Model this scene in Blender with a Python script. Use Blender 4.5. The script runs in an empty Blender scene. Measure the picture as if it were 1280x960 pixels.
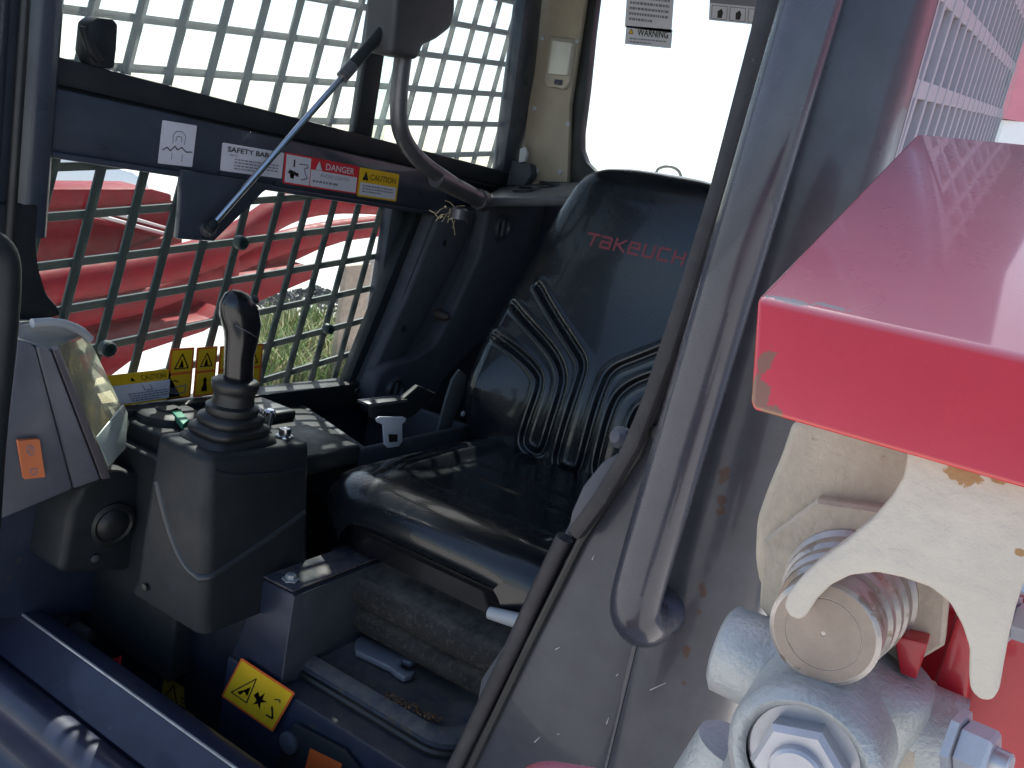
import bpy, bmesh, math, random
import numpy as np
from mathutils import Vector, Matrix
random.seed(4)
S = bpy.context.scene
C = S.collection
V = Vector

# ---------------------------------------------------------------- camera
# the camera sits at the origin; x = to the machine's left side, y = back into the machine, z = up
F = 1049.0
dX = np.array([-1818., -582., F]); dY = np.array([637., -100., F])
dX /= np.linalg.norm(dX); dY /= np.linalg.norm(dY)
dZ = np.cross(dX, dY); dZ /= np.linalg.norm(dZ); dY = np.cross(dZ, dX)
R = np.array([-dX, dY, -dZ])
cam_d = bpy.data.cameras.new('camera'); cam = bpy.data.objects.new('camera', cam_d); C.objects.link(cam)
M = Matrix([[R[i][0], -R[i][1], -R[i][2]] for i in range(3)])
cam.matrix_world = M.to_4x4()
cam_d.sensor_width = 36; cam_d.lens = F / 1280 * 36
cam_d.clip_start = 0.01; cam_d.clip_end = 2000
S.camera = cam
GZ = -1.72

def at(px, py, ax, val):
    """point on the plane axis=val seen at photo pixel"""
    r = R @ np.array([px - 640., py - 480., F])
    i = 'xyz'.index(ax)
    return V((r * (val / r[i])).tolist())

# ---------------------------------------------------------------- light
SUN = V((-0.39, 0.45, 0.80)).normalized()
w = bpy.data.worlds.new('World'); S.world = w; w.use_nodes = True
nt = w.node_tree
bg = nt.nodes['Background']
sky = nt.nodes.new('ShaderNodeTexSky'); sky.sky_type = 'NISHITA'; sky.sun_disc = False
sky.sun_elevation = math.asin(SUN.z); sky.sun_rotation = math.atan2(SUN.x, SUN.y)
sky.air_density = 1.0; sky.dust_density = 1.8
nt.links.new(sky.outputs[0], bg.inputs[0]); bg.inputs[1].default_value = 0.15
sd = bpy.data.lights.new('sun', 'SUN'); sd.energy = 5.0; sd.angle = math.radians(0.5); sd.color = (1, .95, .87)
so = bpy.data.objects.new('sun', sd); C.objects.link(so)
so.rotation_euler = (-SUN).to_track_quat('-Z', 'Y').to_euler()
so.location = SUN * 20
S.view_settings.view_transform = 'Standard'; S.view_settings.look = 'None'
S.view_settings.exposure = .80; S.view_settings.gamma = 1
S.cycles.max_bounces = 8; S.cycles.transparent_max_bounces = 12

# ---------------------------------------------------------------- materials
MATS = {}
def mat(name, col, rough=.5, metal=0., bump=None, vary=.0, spots=None, coat=0., spec=.5, dust_or_sheen=None, cior=1.5):
    """bump=(scale, strength); vary = tone variation; spots=(colour, scale, threshold); dust=(colour, amount): tints upward faces, as settled dirt or as painted sky sheen on red"""
    if name in MATS: return MATS[name]
    m = bpy.data.materials.new(name); m.use_nodes = True; n = m.node_tree.nodes; l = m.node_tree.links
    b = n['Principled BSDF']
    b.inputs['Roughness'].default_value = rough; b.inputs['Metallic'].default_value = metal
    b.inputs['Coat Weight'].default_value = coat; b.inputs['Coat Roughness'].default_value = .05; b.inputs['Coat IOR'].default_value = cior
    b.inputs['Specular IOR Level'].default_value = spec
    tc = n.new('ShaderNodeNewGeometry')
    c = n.new('ShaderNodeRGB'); c.outputs[0].default_value = (*col, 1); cur = c.outputs[0]
    def noise(sc, det=4, ro=.6):
        t = n.new('ShaderNodeTexNoise'); t.inputs['Scale'].default_value = sc; t.inputs['Detail'].default_value = det
        t.inputs['Roughness'].default_value = ro; l.new(tc.outputs['Position'], t.inputs['Vector']); return t.outputs[0]
    def ramp(src, a, bb):
        r = n.new('ShaderNodeMapRange'); r.inputs[1].default_value = a; r.inputs[2].default_value = bb; l.new(src, r.inputs[0]); return r.outputs[0]
    def mix(fac, a, colb, mode='MIX'):
        x = n.new('ShaderNodeMix'); x.data_type = 'RGBA'; x.blend_type = mode
        if isinstance(fac, float): x.inputs[0].default_value = fac
        else: l.new(fac, x.inputs[0])
        l.new(a, x.inputs[6]); x.inputs[7].default_value = (*colb, 1); return x.outputs[2]
    if vary:
        f = ramp(noise(9, 5), .35, .7)
        cur = mix(f, cur, tuple(min(1, k * (1 + vary)) for k in col))
        f2 = ramp(noise(31, 6, .7), .4, .75)
        cur = mix(f2, cur, tuple(k * (1 - vary * .6) for k in col))
        rr = n.new('ShaderNodeMapRange'); l.new(noise(17, 5), rr.inputs[0])
        rr.inputs[1].default_value = .3; rr.inputs[2].default_value = .7
        rr.inputs[3].default_value = rough * .8; rr.inputs[4].default_value = min(1, rough * 1.3); l.new(rr.outputs[0], b.inputs['Roughness'])
    if spots:
        cur = mix(ramp(noise(spots[1], 6, .65), spots[2], spots[2] + .04), cur, spots[0])
    if dust_or_sheen:
        sx = n.new('ShaderNodeSeparateXYZ'); l.new(tc.outputs['Normal'], sx.inputs[0])
        a = ramp(sx.outputs[2], .5, .95)
        mu = n.new('ShaderNodeMath'); mu.operation = 'MULTIPLY'; l.new(a, mu.inputs[0]); l.new(ramp(noise(26, 8, .7), dust_or_sheen[2] if len(dust_or_sheen) > 2 else .3, dust_or_sheen[3] if len(dust_or_sheen) > 2 else .62), mu.inputs[1])
        m2 = n.new('ShaderNodeMath'); m2.operation = 'MULTIPLY'; l.new(mu.outputs[0], m2.inputs[0]); m2.inputs[1].default_value = dust_or_sheen[1]
        cur = mix(m2.outputs[0], cur, dust_or_sheen[0])
    l.new(cur, b.inputs['Base Color'])
    if bump:
        bp = n.new('ShaderNodeBump'); bp.inputs['Strength'].default_value = bump[1]; bp.inputs['Distance'].default_value = .001 if bump[0] > 60 else .003
        l.new(noise(bump[0], 3), bp.inputs['Height']); l.new(bp.outputs[0], b.inputs['Normal'])
    MATS[name] = m; return m

PAINT = mat('slate_paint', (.042, .052, .072), .32, .2, (60, .08), .25, coat=.3, spots=((.04, .035, .035), 38, .70), dust_or_sheen=((.12, .11, .10), .3))
HPAINT = mat('handle_paint', (.050, .053, .070), .26, .2, (60, .06), .2, coat=.4, spec=.4, spots=((.2, .19, .2), 70, .73))
PILLAR = mat('pillar_paint', (.046, .050, .064), .33, .2, (55, .1), .25, coat=.2, spec=.35, spots=((.12, .11, .115), 30, .72))
NAVY = mat('navy_paint', (.018, .024, .046), .42, .1, (90, .15), .35, spots=((.05, .045, .04), 34, .64), dust_or_sheen=((.09, .08, .07), .6))
SILL = mat('sill_paint', (.026, .030, .055), .40, .15, (80, .15), .3, coat=.2, spots=((.12, .12, .15), 60, .69))
BLACK = mat('black_plastic', (.015, .018, .021), .5, 0, (600, .25), .3, spec=.3, dust_or_sheen=((.05, .05, .05), .3))
TRIM = mat('dark_trim', (.058, .064, .078), .58, 0, (500, .3), .3, spec=.3, dust_or_sheen=((.06, .06, .06), .3))
GREYP = mat('grey_plastic', (.062, .066, .085), .5, 0, (500, .2), .2, dust_or_sheen=((.35, .33, .28), .5))
RUBBER = mat('black_rubber', (.012, .013, .014), .45, 0, (150, .1), .3)
SEALM = mat('weathered_rubber', (.024, .023, .027), .6, 0, (260, .4), .5, spots=((.12, .105, .09), 90, .66))
VINYL = mat('black_vinyl', (.007, .009, .012), .24, 0, (700, .04), .08, coat=.35)
SHINY = mat('glossy_black', (.008, .008, .010), .22, 0, (200, .03), .1, coat=.3)
DUSTY = mat('dusty_rubber', (.016, .016, .016), .85, 0, (240, .3), .4, spots=((.045, .042, .038), 150, .55), dust_or_sheen=((.15, .135, .115), .7))
BEIGE = mat('beige_paint', (.36, .31, .235), .5, 0, (120, .1), .12)
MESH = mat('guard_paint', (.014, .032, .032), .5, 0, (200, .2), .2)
MESHN = mat('near_guard_lit_paint', (.38, .335, .375), .45, 0, (200, .15), .1)  # pink of light bounced off the barn is mixed into the colour
RED = mat('red_paint', (.54, .010, .014), .28, 0, (30, .05), .08, coat=1., cior=1.65, spots=((.48, .14, .12), 60, .76), dust_or_sheen=((.68, .30, .37), .68, -.2, .3))  # pale pink on upward faces is sky reflection painted into the colour
REDD = mat('red_paint_plate', (.42, .010, .022), .35, 0, (40, .1), .15, coat=.4, spots=((.5, .12, .1), 90, .72))
REDO = mat('old_red_paint', (.20, .004, .010), .5, 0, (8, .1), .3, spec=.12)
CREAM = mat('cream_casting', (.50, .45, .385), .55, 0, (170, .9), .12, spots=((.45, .27, .12), 22, .70))
CREAM2 = mat('cream_dirty', (.40, .35, .28), .6, 0, (170, 1.), .3, spots=((.24, .18, .11), 90, .66))
TAN = mat('tan_steel', (.25, .20, .165), .5, .15, (150, .3), .3, spots=((.16, .13, .11), 120, .62))
STEEL = mat('worn_steel', (.36, .33, .31), .36, .6, (120, .4), .4, spots=((.24, .19, .15), 45, .58))
ZINC = mat('zinc_casting', (.37, .39, .395), .42, .3, (260, 1.0), .2, spots=((.40, .36, .30), 40, .66))
NUT = mat('plated_nut', (.42, .43, .47), .36, .5, (60, .1), .2)
CHROME = mat('chrome', (.55, .56, .6), .18, 1., None, .1)
TUBE = mat('dark_tube', (.12, .12, .13), .33, .5, (80, .1), .35, spots=((.22, .15, .10), 60, .64))
LIGHTP = mat('light_grey_plastic', (.42, .44, .46), .4)
BELT = mat('belt_web', (.09, .10, .105), .8, 0, (900, .5), .1)
WHITEM = mat('bright_tongue', (.86, .88, .95), .4, 0)
BROWN = mat('brown_rust', (.055, .035, .032), .9, 0, (300, .8), .5)
ORANGE = mat('orange_plastic', (.62, .17, .06), .45)
GREEN = mat('green_tag', (.04, .22, .14), .5)
SW = mat('sticker_white', (.62, .62, .68), .4, 0, None, .08)
SY = mat('sticker_yellow', (.72, .44, .015), .4, 0, None, .12)
SR = mat('sticker_red', (.62, .03, .04), .4)
SO = mat('sticker_orange', (.68, .13, .03), .4)
SK = mat('sticker_black', (.015, .015, .015), .5)
SG = mat('sticker_grey', (.20, .20, .24), .5)
SYD = mat('faded_sticker_yellow', (.34, .22, .03), .6, 0, None, .3)
LOGO = mat('logo_red', (.22, .035, .05), .5)
GRAVEL = mat('pale_gravel', (.50, .48, .45), .9, 0, (9, .8), .15)
WOOD = mat('grey_wood', (.36, .29, .23), .85, 0, (30, .5), .35)
WOOD2 = mat('pale_wood', (.50, .46, .42), .85, 0, (30, .5), .3)
TYRE = mat('tyre_rubber', (.07, .07, .075), .8, 0, (20, .6), .5, spots=((.22, .21, .2), 14, .5))
STONE = mat('dark_gravel', (.055, .057, .06), .9, 0, (30, .8), .5)
GRASS1 = mat('grass_green', (.10, .17, .03), .7, 0, None, .4)
GRASS2 = mat('grass_dry', (.30, .27, .13), .8, 0, None, .3)
SHEDW = mat('white_sheet_metal', (.80, .80, .80), .5, 0, None, .04)
SHEDR = mat('red_sheet_metal', (.62, .22, .27), .45, 0, None, .08)
ROOFR = mat('pink_roof', (.62, .30, .32), .5, 0, None, .08)
CARB = mat('blue_car_paint', (.25, .38, .6), .3, 0, None, .05, coat=.5)
CARW = mat('white_car_paint', (.75, .77, .8), .3, 0, None, .05, coat=.5)
CARG = mat('car_window', (.05, .07, .09), .1)

def stain(m, blobs, col, scale=140, thr=.45, rough=.85):
    """rust or bare patches at given spots, ragged by noise"""
    n = m.node_tree.nodes; l = m.node_tree.links; b = n['Principled BSDF']; src = b.inputs['Base Color'].links[0].from_socket
    g = n.new('ShaderNodeNewGeometry'); nz = n.new('ShaderNodeTexNoise'); nz.inputs['Scale'].default_value = scale; nz.inputs['Detail'].default_value = 7; nz.inputs['Roughness'].default_value = .7
    l.new(g.outputs['Position'], nz.inputs['Vector']); acc = None
    for (p, rx, rz) in blobs:
        su_ = n.new('ShaderNodeVectorMath'); su_.operation = 'SUBTRACT'; l.new(g.outputs['Position'], su_.inputs[0]); su_.inputs[1].default_value = p
        sc = n.new('ShaderNodeVectorMath'); sc.operation = 'MULTIPLY'; l.new(su_.outputs[0], sc.inputs[0]); sc.inputs[1].default_value = (1 / rx, .6 / rx, 1 / rz)
        ln = n.new('ShaderNodeVectorMath'); ln.operation = 'LENGTH'; l.new(sc.outputs[0], ln.inputs[0])
        mr = n.new('ShaderNodeMapRange'); l.new(ln.outputs['Value'], mr.inputs[0]); mr.inputs[1].default_value = 0; mr.inputs[2].default_value = 1.3; mr.inputs[3].default_value = 1; mr.inputs[4].default_value = 0
        if acc is None: acc = mr.outputs[0]
        else:
            mx = n.new('ShaderNodeMath'); mx.operation = 'MAXIMUM'; l.new(acc, mx.inputs[0]); l.new(mr.outputs[0], mx.inputs[1]); acc = mx.outputs[0]
    ad = n.new('ShaderNodeMath'); ad.operation = 'MULTIPLY_ADD'; l.new(nz.outputs[0], ad.inputs[0]); ad.inputs[1].default_value = 1.5; ad.inputs[2].default_value = -.75
    a2 = n.new('ShaderNodeMath'); a2.operation = 'ADD'; l.new(ad.outputs[0], a2.inputs[0]); l.new(acc, a2.inputs[1])
    r_ = n.new('ShaderNodeMapRange'); l.new(a2.outputs[0], r_.inputs[0]); r_.inputs[1].default_value = thr; r_.inputs[2].default_value = thr + .10
    gate = n.new('ShaderNodeMath'); gate.operation = 'GREATER_THAN'; l.new(acc, gate.inputs[0]); gate.inputs[1].default_value = .02
    mm = n.new('ShaderNodeMath'); mm.operation = 'MULTIPLY'; l.new(r_.outputs[0], mm.inputs[0]); l.new(gate.outputs[0], mm.inputs[1])
    x = n.new('ShaderNodeMix'); x.data_type = 'RGBA'; l.new(mm.outputs[0], x.inputs[0]); l.new(src, x.inputs[6]); x.inputs[7].default_value = (*col, 1); l.new(x.outputs[2], b.inputs['Base Color'])
    cw_ = b.inputs['Coat Weight'].default_value
    k = n.new('ShaderNodeMapRange'); l.new(mm.outputs[0], k.inputs[0]); k.inputs[3].default_value = cw_; k.inputs[4].default_value = 0; l.new(k.outputs[0], b.inputs['Coat Weight'])
stain(PILLAR, [(at(908, 590, 'y', .675)[:], .008, .020), (at(904, 628, 'y', .675)[:], .008, .018), (at(901, 660, 'y', .675)[:], .004, .010), (at(880, 738, 'y', .675)[:], .007, .014), (at(876, 762, 'y', .675)[:], .005, .009), (at(861, 812, 'y', .675)[:], .006, .011), (at(856, 850, 'y', .675)[:], .004, .007), (at(888, 700, 'y', .675)[:], .003, .02), (at(912, 540, 'y', .675)[:], .003, .02)], (.06, .035, .03))
stain(RED, [(at(957, 452, 'y', .367)[:], .0045, .009), (at(950, 495, 'y', .362)[:], .006, .009), (at(966, 518, 'y', .359)[:], .007, .005), (at(945, 480, 'y', .364)[:], .002, .02)], (.24, .085, .03), 220, .42)
stain(RED, [(at(985, 376, 'y', .378)[:], .016, .0016), (at(1040, 384, 'y', .378)[:], .012, .0012), (at(1195, 486, 'y', .362)[:], .002, .0015), (at(1112, 519, 'y', .360)[:], .0015, .001)], (.30, .27, .28), 300, .45)
stain(CREAM, [(at(1203, 594, 'y', .372)[:], .009, .005), (at(1250, 597, 'y', .372)[:], .006, .003), (at(1275, 690, 'y', .372)[:], .003, .002)], (.34, .19, .08), 180, .40)

def glass_mat(name, dustf, tint=(.93, .97, .96), scale=70):
    m = bpy.data.materials.new(name); m.use_nodes = True; n = m.node_tree.nodes; l = m.node_tree.links
    n.remove(n['Principled BSDF']); out = n['Material Output']
    tr = n.new('ShaderNodeBsdfTransparent'); tr.inputs[0].default_value = (*tint, 1)
    gl = n.new('ShaderNodeBsdfGlossy'); gl.inputs['Roughness'].default_value = .03
    lw = n.new('ShaderNodeLayerWeight'); lw.inputs[0].default_value = .5; pw = n.new('ShaderNodeMath'); pw.operation = 'POWER'; pw.inputs[1].default_value = 4.; l.new(lw.outputs['Facing'], pw.inputs[0])
    fr = n.new('ShaderNodeMath'); fr.operation = 'MULTIPLY_ADD'; l.new(pw.outputs[0], fr.inputs[0]); fr.inputs[1].default_value = .2; fr.inputs[2].default_value = .005
    m1 = n.new('ShaderNodeMixShader'); l.new(fr.outputs[0], m1.inputs[0]); l.new(tr.outputs[0], m1.inputs[1]); l.new(gl.outputs[0], m1.inputs[2])
    tl = n.new('ShaderNodeBsdfTranslucent'); tl.inputs[0].default_value = (.78, .84, .82, 1)
    df = n.new('ShaderNodeBsdfDiffuse'); df.inputs[0].default_value = (.6, .62, .6, 1)
    m0 = n.new('ShaderNodeMixShader'); m0.inputs[0].default_value = .35; l.new(tl.outputs[0], m0.inputs[1]); l.new(df.outputs[0], m0.inputs[2])
    g = n.new('ShaderNodeNewGeometry')
    nz = n.new('ShaderNodeTexNoise'); nz.inputs['Scale'].default_value = scale; nz.inputs['Detail'].default_value = 8; nz.inputs['Roughness'].default_value = .75
    l.new(g.outputs['Position'], nz.inputs['Vector'])
    r = n.new('ShaderNodeMapRange'); l.new(nz.outputs[0], r.inputs[0]); r.inputs[1].default_value = .25; r.inputs[2].default_value = .75
    r.inputs[3].default_value = dustf * .7; r.inputs[4].default_value = dustf * 1.35
    m2 = n.new('ShaderNodeMixShader'); l.new(r.outputs[0], m2.inputs[0]); l.new(m1.outputs[0], m2.inputs[1]); l.new(m0.outputs[0], m2.inputs[2])
    l.new(m2.outputs[0], out.inputs[0]); MATS[name] = m; return m
GLASS = glass_mat('dusty_glass', .014)
GLASS_UP = glass_mat('dusty_upper_glass', .13)
GLASS_N = glass_mat('near_side_glass', .03, (.38, .45, .45))
GLASS_R = glass_mat('rear_glass', .06)
LENS = glass_mat('yellowed_clear_cover', .35, (.93, .88, .70), 120)

# ---------------------------------------------------------------- mesh helpers
class MB:
    def __init__(s): s.v = []; s.f = []; s.m = []; s.sm = []
    def add(s, vs, fs, mi=0, smooth=True):
        o = len(s.v); s.v += [tuple(p) for p in vs]; s.f += [tuple(i + o for i in f) for f in fs]
        s.m += [mi] * len(fs); s.sm += [smooth] * len(fs)
    def bm(s, b, mi=0, smooth=True):
        b.verts.index_update(); s.add([v.co[:] for v in b.verts], [[v.index for v in f.verts] for f in b.faces], mi, smooth); b.free()
    def slab(s, pts, ext, bev=0., seg=2, mi=0):
        b = bmesh.new(); vs = [b.verts.new(p) for p in pts]; f = b.faces.new(vs)
        g = bmesh.ops.extrude_face_region(b, geom=[f]); nv = [e for e in g['geom'] if isinstance(e, bmesh.types.BMVert)]
        bmesh.ops.translate(b, verts=nv, vec=V(ext)); bmesh.ops.recalc_face_normals(b, faces=b.faces)
        if bev: bmesh.ops.bevel(b, geom=list(b.edges), offset=bev, segments=seg, profile=.5, affect='EDGES', clamp_overlap=True)
        s.bm(b, mi)
    def box(s, x0, x1, y0, y1, z0, z1, bev=0., seg=2, mi=0):
        s.slab([(x0, y0, z0), (x1, y0, z0), (x1, y1, z0), (x0, y1, z0)], (0, 0, z1 - z0), bev, seg, mi)
    def tube(s, path, r, n=14, caps=True, mi=0, smoothpath=0):
        P = [V(p) for p in path]
        for _ in range(smoothpath):
            Q = [P[0]]
            for a, b in zip(P[:-1], P[1:]): Q += [a * .75 + b * .25, a * .25 + b * .75]
            P = Q + [P[-1]]
        rs = r if isinstance(r, (list, tuple)) else [r] * len(P)
        if smoothpath and isinstance(r, (list, tuple)): rs = list(np.interp(np.linspace(0, 1, len(P)), np.linspace(0, 1, len(r)), r))
        t0 = (P[1] - P[0]).normalized(); u = t0.orthogonal().normalized(); vs = []; fs = []
        for i, p in enumerate(P):
            t = ((P[min(i + 1, len(P) - 1)] - P[max(i - 1, 0)])).normalized()
            u = (u - t * u.dot(t)).normalized(); w_ = t.cross(u)
            for k in range(n):
                a = 2 * math.pi * k / n; vs.append(p + (u * math.cos(a) + w_ * math.sin(a)) * rs[i])
        for i in range(len(P) - 1):
            for k in range(n): fs.append((i * n + k, i * n + (k + 1) % n, (i + 1) * n + (k + 1) % n, (i + 1) * n + k))
        if caps: fs.append(tuple(range(n))[::-1]); fs.append(tuple((len(P) - 1) * n + k for k in range(n)))
        s.add(vs, fs, mi)
    def lathe(s, o, d, prof, n=32, mi=0, rot=0., caps=True):
        """prof = [(along, radius)]"""
        o = V(o); d = V(d).normalized(); u = d.orthogonal().normalized(); w_ = d.cross(u); vs = []; fs = []
        for t, r in prof:
            for k in range(n):
                a = 2 * math.pi * k / n + rot; vs.append(o + d * t + (u * math.cos(a) + w_ * math.sin(a)) * r)
        for i in range(len(prof) - 1):
            for k in range(n): fs.append((i * n + k, i * n + (k + 1) % n, (i + 1) * n + (k + 1) % n, (i + 1) * n + k))
        if caps: fs.append(tuple(range(n))[::-1]); fs.append(tuple((len(prof) - 1) * n + k for k in range(n)))
        s.add(vs, fs, mi)
    def loft(s, rings, caps=True, mi=0):
        n = len(rings[0]); vs = [p for r in rings for p in r]; fs = []
        for i in range(len(rings) - 1):
            for k in range(n): fs.append((i * n + k, i * n + (k + 1) % n, (i + 1) * n + (k + 1) % n, (i + 1) * n + k))
        if caps: fs.append(tuple(range(n))[::-1]); fs.append(tuple((len(rings) - 1) * n + k for k in range(n)))
        s.add(vs, fs, mi)
    def grid(s, G, mi=0):
        n, m_ = len(G), len(G[0]); vs = [p for row in G for p in row]
        s.add(vs, [(i * m_ + j, i * m_ + j + 1, (i + 1) * m_ + j + 1, (i + 1) * m_ + j) for i in range(n - 1) for j in range(m_ - 1)], mi)

def thing(name, label, cat, loc, group=None):
    o = bpy.data.objects.new(name, None); C.objects.link(o); o.location = loc; o.empty_display_size = .05
    o['label'] = label; o['category'] = cat
    if group: o['group'] = group
    return o

def put(name, mb, mats, parent=None, label=None, cat=None, group=None, kind=None, angle=38, flat=False):
    me = bpy.data.meshes.new(name)
    vs = mb.v
    off = V((0, 0, 0))
    if parent is None:
        A = np.array(vs); lo = A.min(0); hi = A.max(0); off = V(((lo[0] + hi[0]) / 2, (lo[1] + hi[1]) / 2, lo[2]))
        vs = [(p[0] - off.x, p[1] - off.y, p[2] - off.z) for p in vs]
    me.from_pydata(vs, [], mb.f); 
    for m in (mats if isinstance(mats, (list, tuple)) else [mats]): me.materials.append(m)
    me.polygons.foreach_set('material_index', mb.m)
    b = bmesh.new(); b.from_mesh(me); bmesh.ops.recalc_face_normals(b, faces=b.faces); b.to_mesh(me); b.free()
    if not flat:
        me.polygons.foreach_set('use_smooth', mb.sm)
        me.set_sharp_from_angle(angle=math.radians(angle))
    me.update()
    o = bpy.data.objects.new(name, me); C.objects.link(o)
    if parent is None: o.location = off
    else:
        o.parent = parent
        if parent.parent is None: o.location = -parent.location
    if label: o['label'] = label
    if cat: o['category'] = cat
    if group: o['group'] = group
    if kind: o['kind'] = kind
    return o

def slab(name, px, ax, val, thick, m, parent=None, bev=.001, seg=2, **k):
    """solid plate standing on the plane ax=val, its outline at px, its depth thick along the axis (away)"""
    mb = MB(); e = [0, 0, 0]; e['xyz'.index(ax)] = thick
    mb.slab([at(x, y, ax, val) for x, y in px], e, bev, seg); return put(name, mb, m, parent, **k)

def rrect(cx, cy, hx, hy, r, n=4):
    out = []
    for sx, sy, a0 in ((1, 1, 0), (-1, 1, 90), (-1, -1, 180), (1, -1, 270)):
        for k in range(n + 1):
            a = math.radians(a0 + 90 * k / n); out.append((cx + sx * (hx - r) + r * math.cos(a), cy + sy * (hy - r) + r * math.sin(a)))
    return out

_tc = {}
def text_mesh(t, bold=0.0):
    if (t, bold) in _tc: return _tc[(t, bold)]
    cu = bpy.data.curves.new('lettering', 'FONT'); cu.body = t; cu.size = 1; cu.resolution_u = 3; cu.offset = bold
    o = bpy.data.objects.new('lettering', cu); C.objects.link(o)
    bpy.context.view_layer.update()
    me = bpy.data.meshes.new_from_object(o.evaluated_get(bpy.context.evaluated_depsgraph_get()))
    vs = [v.co[:2] for v in me.vertices]; fs = [tuple(p.vertices) for p in me.polygons]
    bpy.data.objects.remove(o); bpy.data.curves.remove(cu); bpy.data.meshes.remove(me)
    xs = [v[0] for v in vs]; ys = [v[1] for v in vs]
    r = (vs, fs, min(xs), max(xs), min(ys), max(ys)); _tc[(t, bold)] = r; return r

class Sticker:
    """a printed label with its own thin body; coordinates 0..1 across and down"""
    def __init__(s, TL, TR, BL, towards, base, parent, lift=.0006, label=None, name='sticker'):
        s.TL = V(TL); s.u = V(TR) - V(TL); s.v = V(BL) - V(TL)
        n = s.u.cross(s.v).normalized()
        if n.dot(V(towards)) < 0: n = -n
        s.n = n; s.mb = MB(); s.mats = [base]; s.parent = parent; s.label = label; s.name = name; s.t = lift
        s.mb.slab([s.p(*q) for q in rr01()], n * lift, 0, 1, 0)
    def p(s, x, y, h=0.): return s.TL + s.u * x + s.v * y + s.n * h
    def mi(s, m):
        if m not in s.mats: s.mats.append(m)
        return s.mats.index(m)
    def poly(s, pts, m, h=1):
        s.mb.add([s.p(x, y, s.t + .00025 * h) for x, y in pts], [tuple(range(len(pts)))], s.mi(m), False)
    def rect(s, x0, y0, x1, y1, m, h=1): s.poly([(x0, y0), (x1, y0), (x1, y1), (x0, y1)], m, h)
    def line(s, pts, wd, m, h=3):
        asp = s.v.length / s.u.length
        for (x0, y0), (x1, y1) in zip(pts[:-1], pts[1:]):
            dx, dy = (x1 - x0), (y1 - y0) * asp; L = math.hypot(dx, dy) or 1; nx, ny = -dy / L * wd / 2, dx / L * wd / 2 / asp
            s.poly([(x0 + nx, y0 + ny), (x1 + nx, y1 + ny), (x1 - nx, y1 - ny), (x0 - nx, y0 - ny)], m, h)
    def text(s, t, x, y, x1, y1, m, bold=.0, h=3):
        vs, fs, a, b, c, d = text_mesh(t, bold)
        s.mb.add([s.p(x + (v[0] - a) / (b - a) * (x1 - x), y1 - (v[1] - c) / (d - c) * (y1 - y), s.t + .00025 * h) for v in vs], fs, s.mi(m), False)
    def tiny(s, x0, y0, x1, y1, rows, m, seed=0, h=3):
        rnd = random.Random(seed); rh = (y1 - y0) / rows
        for i in range(rows):
            x = x0; end = x1 if i < rows - 1 else x0 + (x1 - x0) * .6
            while x < end:
                wl = rnd.uniform(.02, .07) * (1 if s.u.length < .2 else .6); s.rect(x, y0 + rh * (i + .2), min(x + wl, end), y0 + rh * (i + .66), m, h); x += wl + .014
    def warn(s, cx, cy, r, m, fill=None, asp=None):
        asp = asp or s.v.length / s.u.length
        P = [(cx, cy - r / asp), (cx + r * .95, cy + r * .8 / asp), (cx - r * .95, cy + r * .8 / asp)]
        if fill: s.poly(P, fill, 2)
        s.line(P + [P[0], P[1]], r * .16, m, 3)
    def done(s): return put(s.name, s.mb, s.mats, s.parent, label=s.label, flat=True)
def rr01(r=.03): return rrect(.5, .5, .5, .5, r, 3)
def st(px4, ax, val, towards, base, parent, **k):
    a, b, c = [at(x, y, ax, val) for x, y in px4]
    return Sticker(a, b, c, towards, base, parent, **k)

# ---------------------------------------------------------------- ground and far surroundings
mb = MB(); g = 400
mb.add([(-g, -g, GZ), (g, -g, GZ), (g, g, GZ), (-g, g, GZ)], [(0, 1, 2, 3)])
put('ground', mb, GRAVEL, kind='structure')

def shed(name, label, x0, x1, y0, y1, h, band, mw, mr, ridge):
    t = thing(name, label, 'building', ((x0 + x1) / 2, (y0 + y1) / 2, GZ))
    m = MB(); m.box(x0, x1, y0, y1, GZ, GZ + band); put('lower_wall', m, mw, t)
    m = MB()
    def corr(a, b, zb, zt):
        L = (V(b) - V(a)).length; n = int(L / .19); d = (V(b) - V(a)) / n; nn = V((d.y, -d.x, 0)).normalized()
        top = []; bot = []
        for i in range(n * 2 + 1):
            p = V(a) + d * (i / 2) + nn * (.035 if (i // 1) % 2 else 0) ; top.append((p.x, p.y, zt)); bot.append((p.x, p.y, zb))
        m.add(bot + top, [(i, i + 1, i + 2 + len(bot) - 1, i + len(bot)) for i in range(len(bot) - 1)], 0, False)
    P = [(x0, y0, 0), (x1, y0, 0), (x1, y1, 0), (x0, y1, 0)]
    for i in range(4): corr(P[i], P[(i + 1) % 4], GZ + band, GZ + h)
    put('upper_wall', m, mr, t, flat=True)
    m = MB(); o = .4; zt = GZ + h
    ym = (y0 + y1) / 2
    m.slab([(x0 - o, y0 - o, zt), (x0 - o, ym, zt + ridge), (x0 - o, y1 + o, zt), (x0 - o, y1 + o, zt + .08), (x0 - o, ym, zt + ridge + .08), (x0 - o, y0 - o, zt + .08)], (x1 - x0 + 2 * o, 0, 0))
    put('roof', m, mr, t, flat=True); return t
shed('red_barn', 'red corrugated metal barn above a white lower wall at the far right', -.48, 14, 6, 14, 4.5, 2.77, SHEDW, SHEDR, .7)
shed('pink_roofed_shed', 'long low pale shed with faded pink upper wall beyond the upper side window', -62, -50, -2, 14, 5.2, 3.6, SHEDW, ROOFR, .5)

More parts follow.
